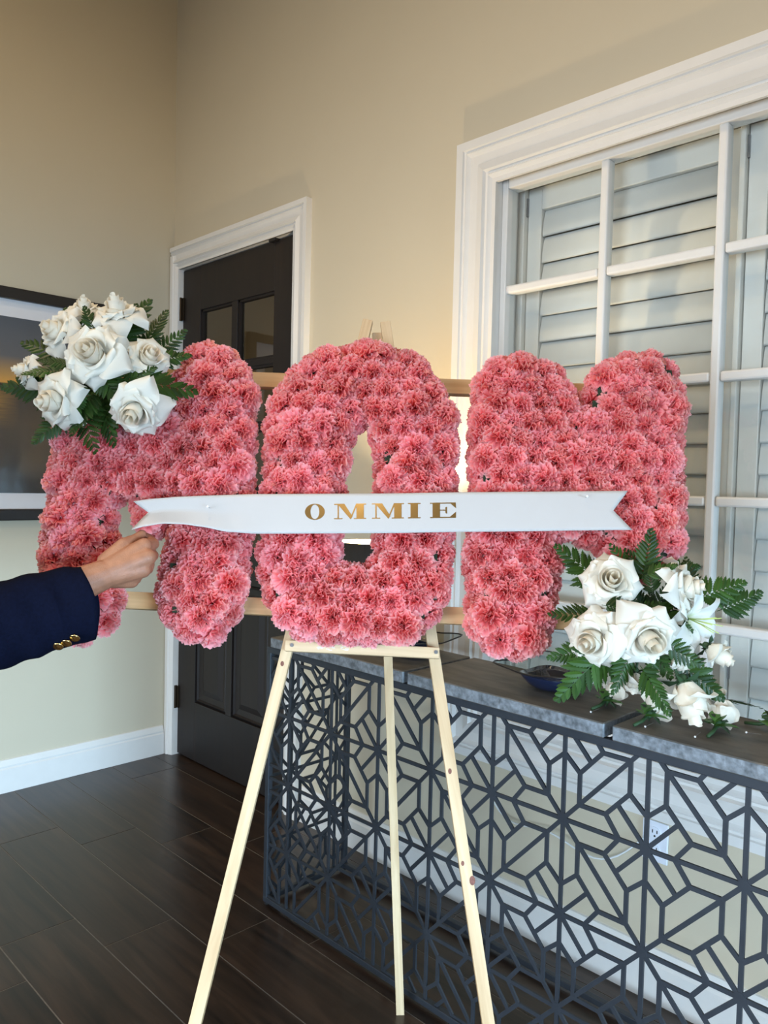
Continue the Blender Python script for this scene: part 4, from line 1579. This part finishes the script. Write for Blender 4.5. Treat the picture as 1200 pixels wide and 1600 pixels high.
elbow = P(-120, 1012, 1.27)
sh_r = S(1.03, -.90, 1.39)
sh_l = S(1.00, -1.30, 1.39)
chest = S(1.02, -1.10, 1.28)
hips = S(1.02, -1.10, .93)
neck = S(1.03, -1.10, 1.47)
head_c = S(1.07, -1.10, 1.62)
kr, kl = S(1.06, -1.00, .50), S(1.04, -1.20, .50)
ar, al = S(1.03, -.99, .09), S(1.01, -1.21, .09)
lel, lwr = S(.96, -1.40, 1.10), S(1.06, -1.38, .86)
body = [(chest, .125, hips, .125, .72, FH), (chest, .125, neck - Vector((0, 0, .06)), .07, .8, FH), (sh_r - Vector((0, 0, .03)), .045, sh_l - Vector((0, 0, .03)), .045), (neck - Vector((0, 0, .05)), .055, neck + Vector((0, 0, .08)), .052),
        (head_c - Vector((0, 0, .055)) + FH * .022, .058, head_c + Vector((0, 0, .045)), .082), (head_c + Vector((0, 0, .03)) - FH * .03, .075, head_c + Vector((0, 0, .03)) + FH * .02, .075),
        (head_c + FH * .085 + Vector((0, 0, .005)), .010, head_c + FH * .098 - Vector((0, 0, .022)), .014),
        (head_c + RH * .080, .016, head_c + RH * .080 - Vector((0, 0, .025)), .012), (head_c - RH * .080, .016, head_c - RH * .080 - Vector((0, 0, .025)), .012),
        (sh_r, .052, elbow, .042), (elbow, .041, P(120, 915, 1.375), .028), (sh_l, .052, lel, .042), (lel, .041, lwr, .028), (lwr, .03, lwr - Vector((0, 0, .10)) + FH * .02, .022),
        (hips + RH * .09, .09, kr, .062), (kr, .058, ar, .042), (hips - RH * .09, .09, kl, .062), (kl, .058, al, .042),
        (ar, .04, ar + FH * .12 - Vector((0, 0, .05)), .028), (al, .04, al + FH * .12 - Vector((0, 0, .05)), .028)]
bv, bf_ = blob(body, .010, 3)
ploc = S(1.03, -1.10, 0)
pm = MB().add((hv, hf)).add((bv, bf_))
person = MB().add(([Vector(p) - ploc for p in pm.v], pm.f)).build('person', M['skin'], smooth=True, mw=Matrix.Translation(ploc))
tag(person, 'person in navy blazer reaching in from the left and pinching the ribbon end', 'person')


def wear(name, geo, material, parent=person, smooth=True):
    return MB().add(([Vector(p) - ploc for p in geo[0]], geo[1])).build(name, material, parent, smooth)


# sleeve of the reaching arm, open at the cuff
cuffc = P(153, 939, 1.385)
path = [sh_r + RH * -.02, sh_r * .5 + elbow * .5 + Vector((0, 0, .012)), elbow + Vector((0, 0, -.01)), P(-60, 992, 1.30), P(0, 976, 1.325), P(50, 962, 1.345), P(100, 950, 1.367), cuffc]
radp = [.082, .080, .078, .0765, .0740, .0715, .0690, .0665]
# resample smoothly with drag folds
sv, sf = [], []
NS, NR = 46, 40
ups = Vector((0, 0, 1))
for outer in (1, 0):
    for i in range(NS + 1):
        t = i / NS * (len(path) - 1)
        k_ = min(int(t), len(path) - 2)
        q = t - k_
        p = path[k_].lerp(path[k_ + 1], q)
        d = (path[min(k_ + 1, len(path) - 1)] - path[max(k_ - (1 if q < .5 else 0), 0)]).normalized()
        if i > NS - 8:
            d = (path[-1] - path[-2]).normalized()
        a = (ups - d * d.dot(ups)).normalized()
        b = d.cross(a)
        rr = radp[k_] * (1 - q) + radp[k_ + 1] * q
        if not outer:
            rr -= .004
        for m_ in range(NR):
            th = 2 * PI * m_ / NR
            w1 = mnoise.noise(Vector((math.cos(th) * 1.3, math.sin(th) * 1.3, i * .22))) * .005 * (1 if i < NS - 3 else .35)
            w1 += (.0022 - .0016 * math.cos(th) ** 2) * math.sin(i * .9 + 2.5 * math.cos(th + .6)) * (1 if i < NS - 4 else 0)
            # cuff edge: the opening runs back at top and bottom
            cut = 0
            if i >= NS - 4:
                cut = -.016 * (1 - math.cos(th) ** 2 * 0) * (math.cos(th) ** 2) * (i - (NS - 4)) / 4
            sv.append(p + d * cut + a * (math.cos(th) * (rr + w1)) + b * (math.sin(th) * (rr * .74 + w1)))
for lay in (0, 1):
    o_ = lay * (NS + 1) * NR
    for i in range(NS):
        for m_ in range(NR):
            q = (o_ + i * NR + m_, o_ + i * NR + (m_ + 1) % NR, o_ + (i + 1) * NR + (m_ + 1) % NR, o_ + (i + 1) * NR + m_)
            sf.append(q if lay == 0 else q[::-1])
for m_ in range(NR):
    a_, b_ = NS * NR + m_, NS * NR + (m_ + 1) % NR
    o_ = (NS + 1) * NR
    sf.append((a_, b_, o_ + b_, o_ + a_))
sleeve = wear('blazer_sleeve', (sv, sf), M['navy'])
jk = blob([(chest + RH * .085, .125, hips + RH * .085 - Vector((0, 0, .10)), .128, .9, FH), (chest - RH * .085, .125, hips - RH * .085 - Vector((0, 0, .10)), .128, .9, FH),
           (neck - Vector((0, 0, .07)) + RH * .03, .066, sh_r - Vector((0, 0, .02)), .078), (neck - Vector((0, 0, .07)) - RH * .03, .066, sh_l - Vector((0, 0, .02)), .078), (chest + Vector((0, 0, .02)), .150, hips - Vector((0, 0, .10)), .158, .74, FH), (sh_r - Vector((0, 0, .03)), .080, sh_l - Vector((0, 0, .03)), .080),
           (chest, .14, neck - Vector((0, 0, .05)), .075, .85, FH), (sh_l, .078, lel, .066), (lel, .066, lwr + Vector((0, 0, .02)), .052), (sh_r, .080, sh_r * .6 + elbow * .4, .078)], .012, 3)
wear('blazer', jk, M['navy'])
tr = blob([(hips + RH * .08, .098, kr, .082), (kr, .082, ar + Vector((0, 0, .02)), .072), (hips - RH * .08, .098, kl, .082), (kl, .082, al + Vector((0, 0, .02)), .072)], .012, 3)
wear('trousers', tr, M['trousers'])
for a_ in (ar, al):
    s_ = blob([(Vector((a_.x, a_.y, .040)) - FH * .04, .038, Vector((a_.x, a_.y, .036)) + FH * .10, .035), (Vector((a_.x, a_.y, .034)) + FH * .10, .035, Vector((a_.x, a_.y, .030)) + FH * .19, .029)], .006, 3)
    zmin = min(p[2] for p in s_[0])
    wear('shoe', ([(p[0], p[1], p[2] - zmin) for p in s_[0]], s_[1]), M['leather'])
hr = blob([(head_c + Vector((0, 0, .065)) - FH * .01, .088, head_c + Vector((0, 0, .05)) - FH * .045, .082), (head_c - FH * .055, .07, head_c - FH * .05 - Vector((0, 0, .05)), .055)], .008, 3)
wear('hair', hr, M['hair'])
for px, py in ((91, 1009), (104, 1004), (117, 996)):
    p = P(px, py, 1.336)
    nrm = (FH * -.75 + Vector((0, 0, -.62)) + RH * .05).normalized()
    b_ = MB().add(lathe_geo([(0, 0), (.0085, 0), (.0092, .0016), (.0085, .003), (.0065, .0026), (.004, .0034), (0, .0038)], 18)).build('button', M['gold'], sleeve, True, mw=mat4(p - ploc, frame_z(nrm)))
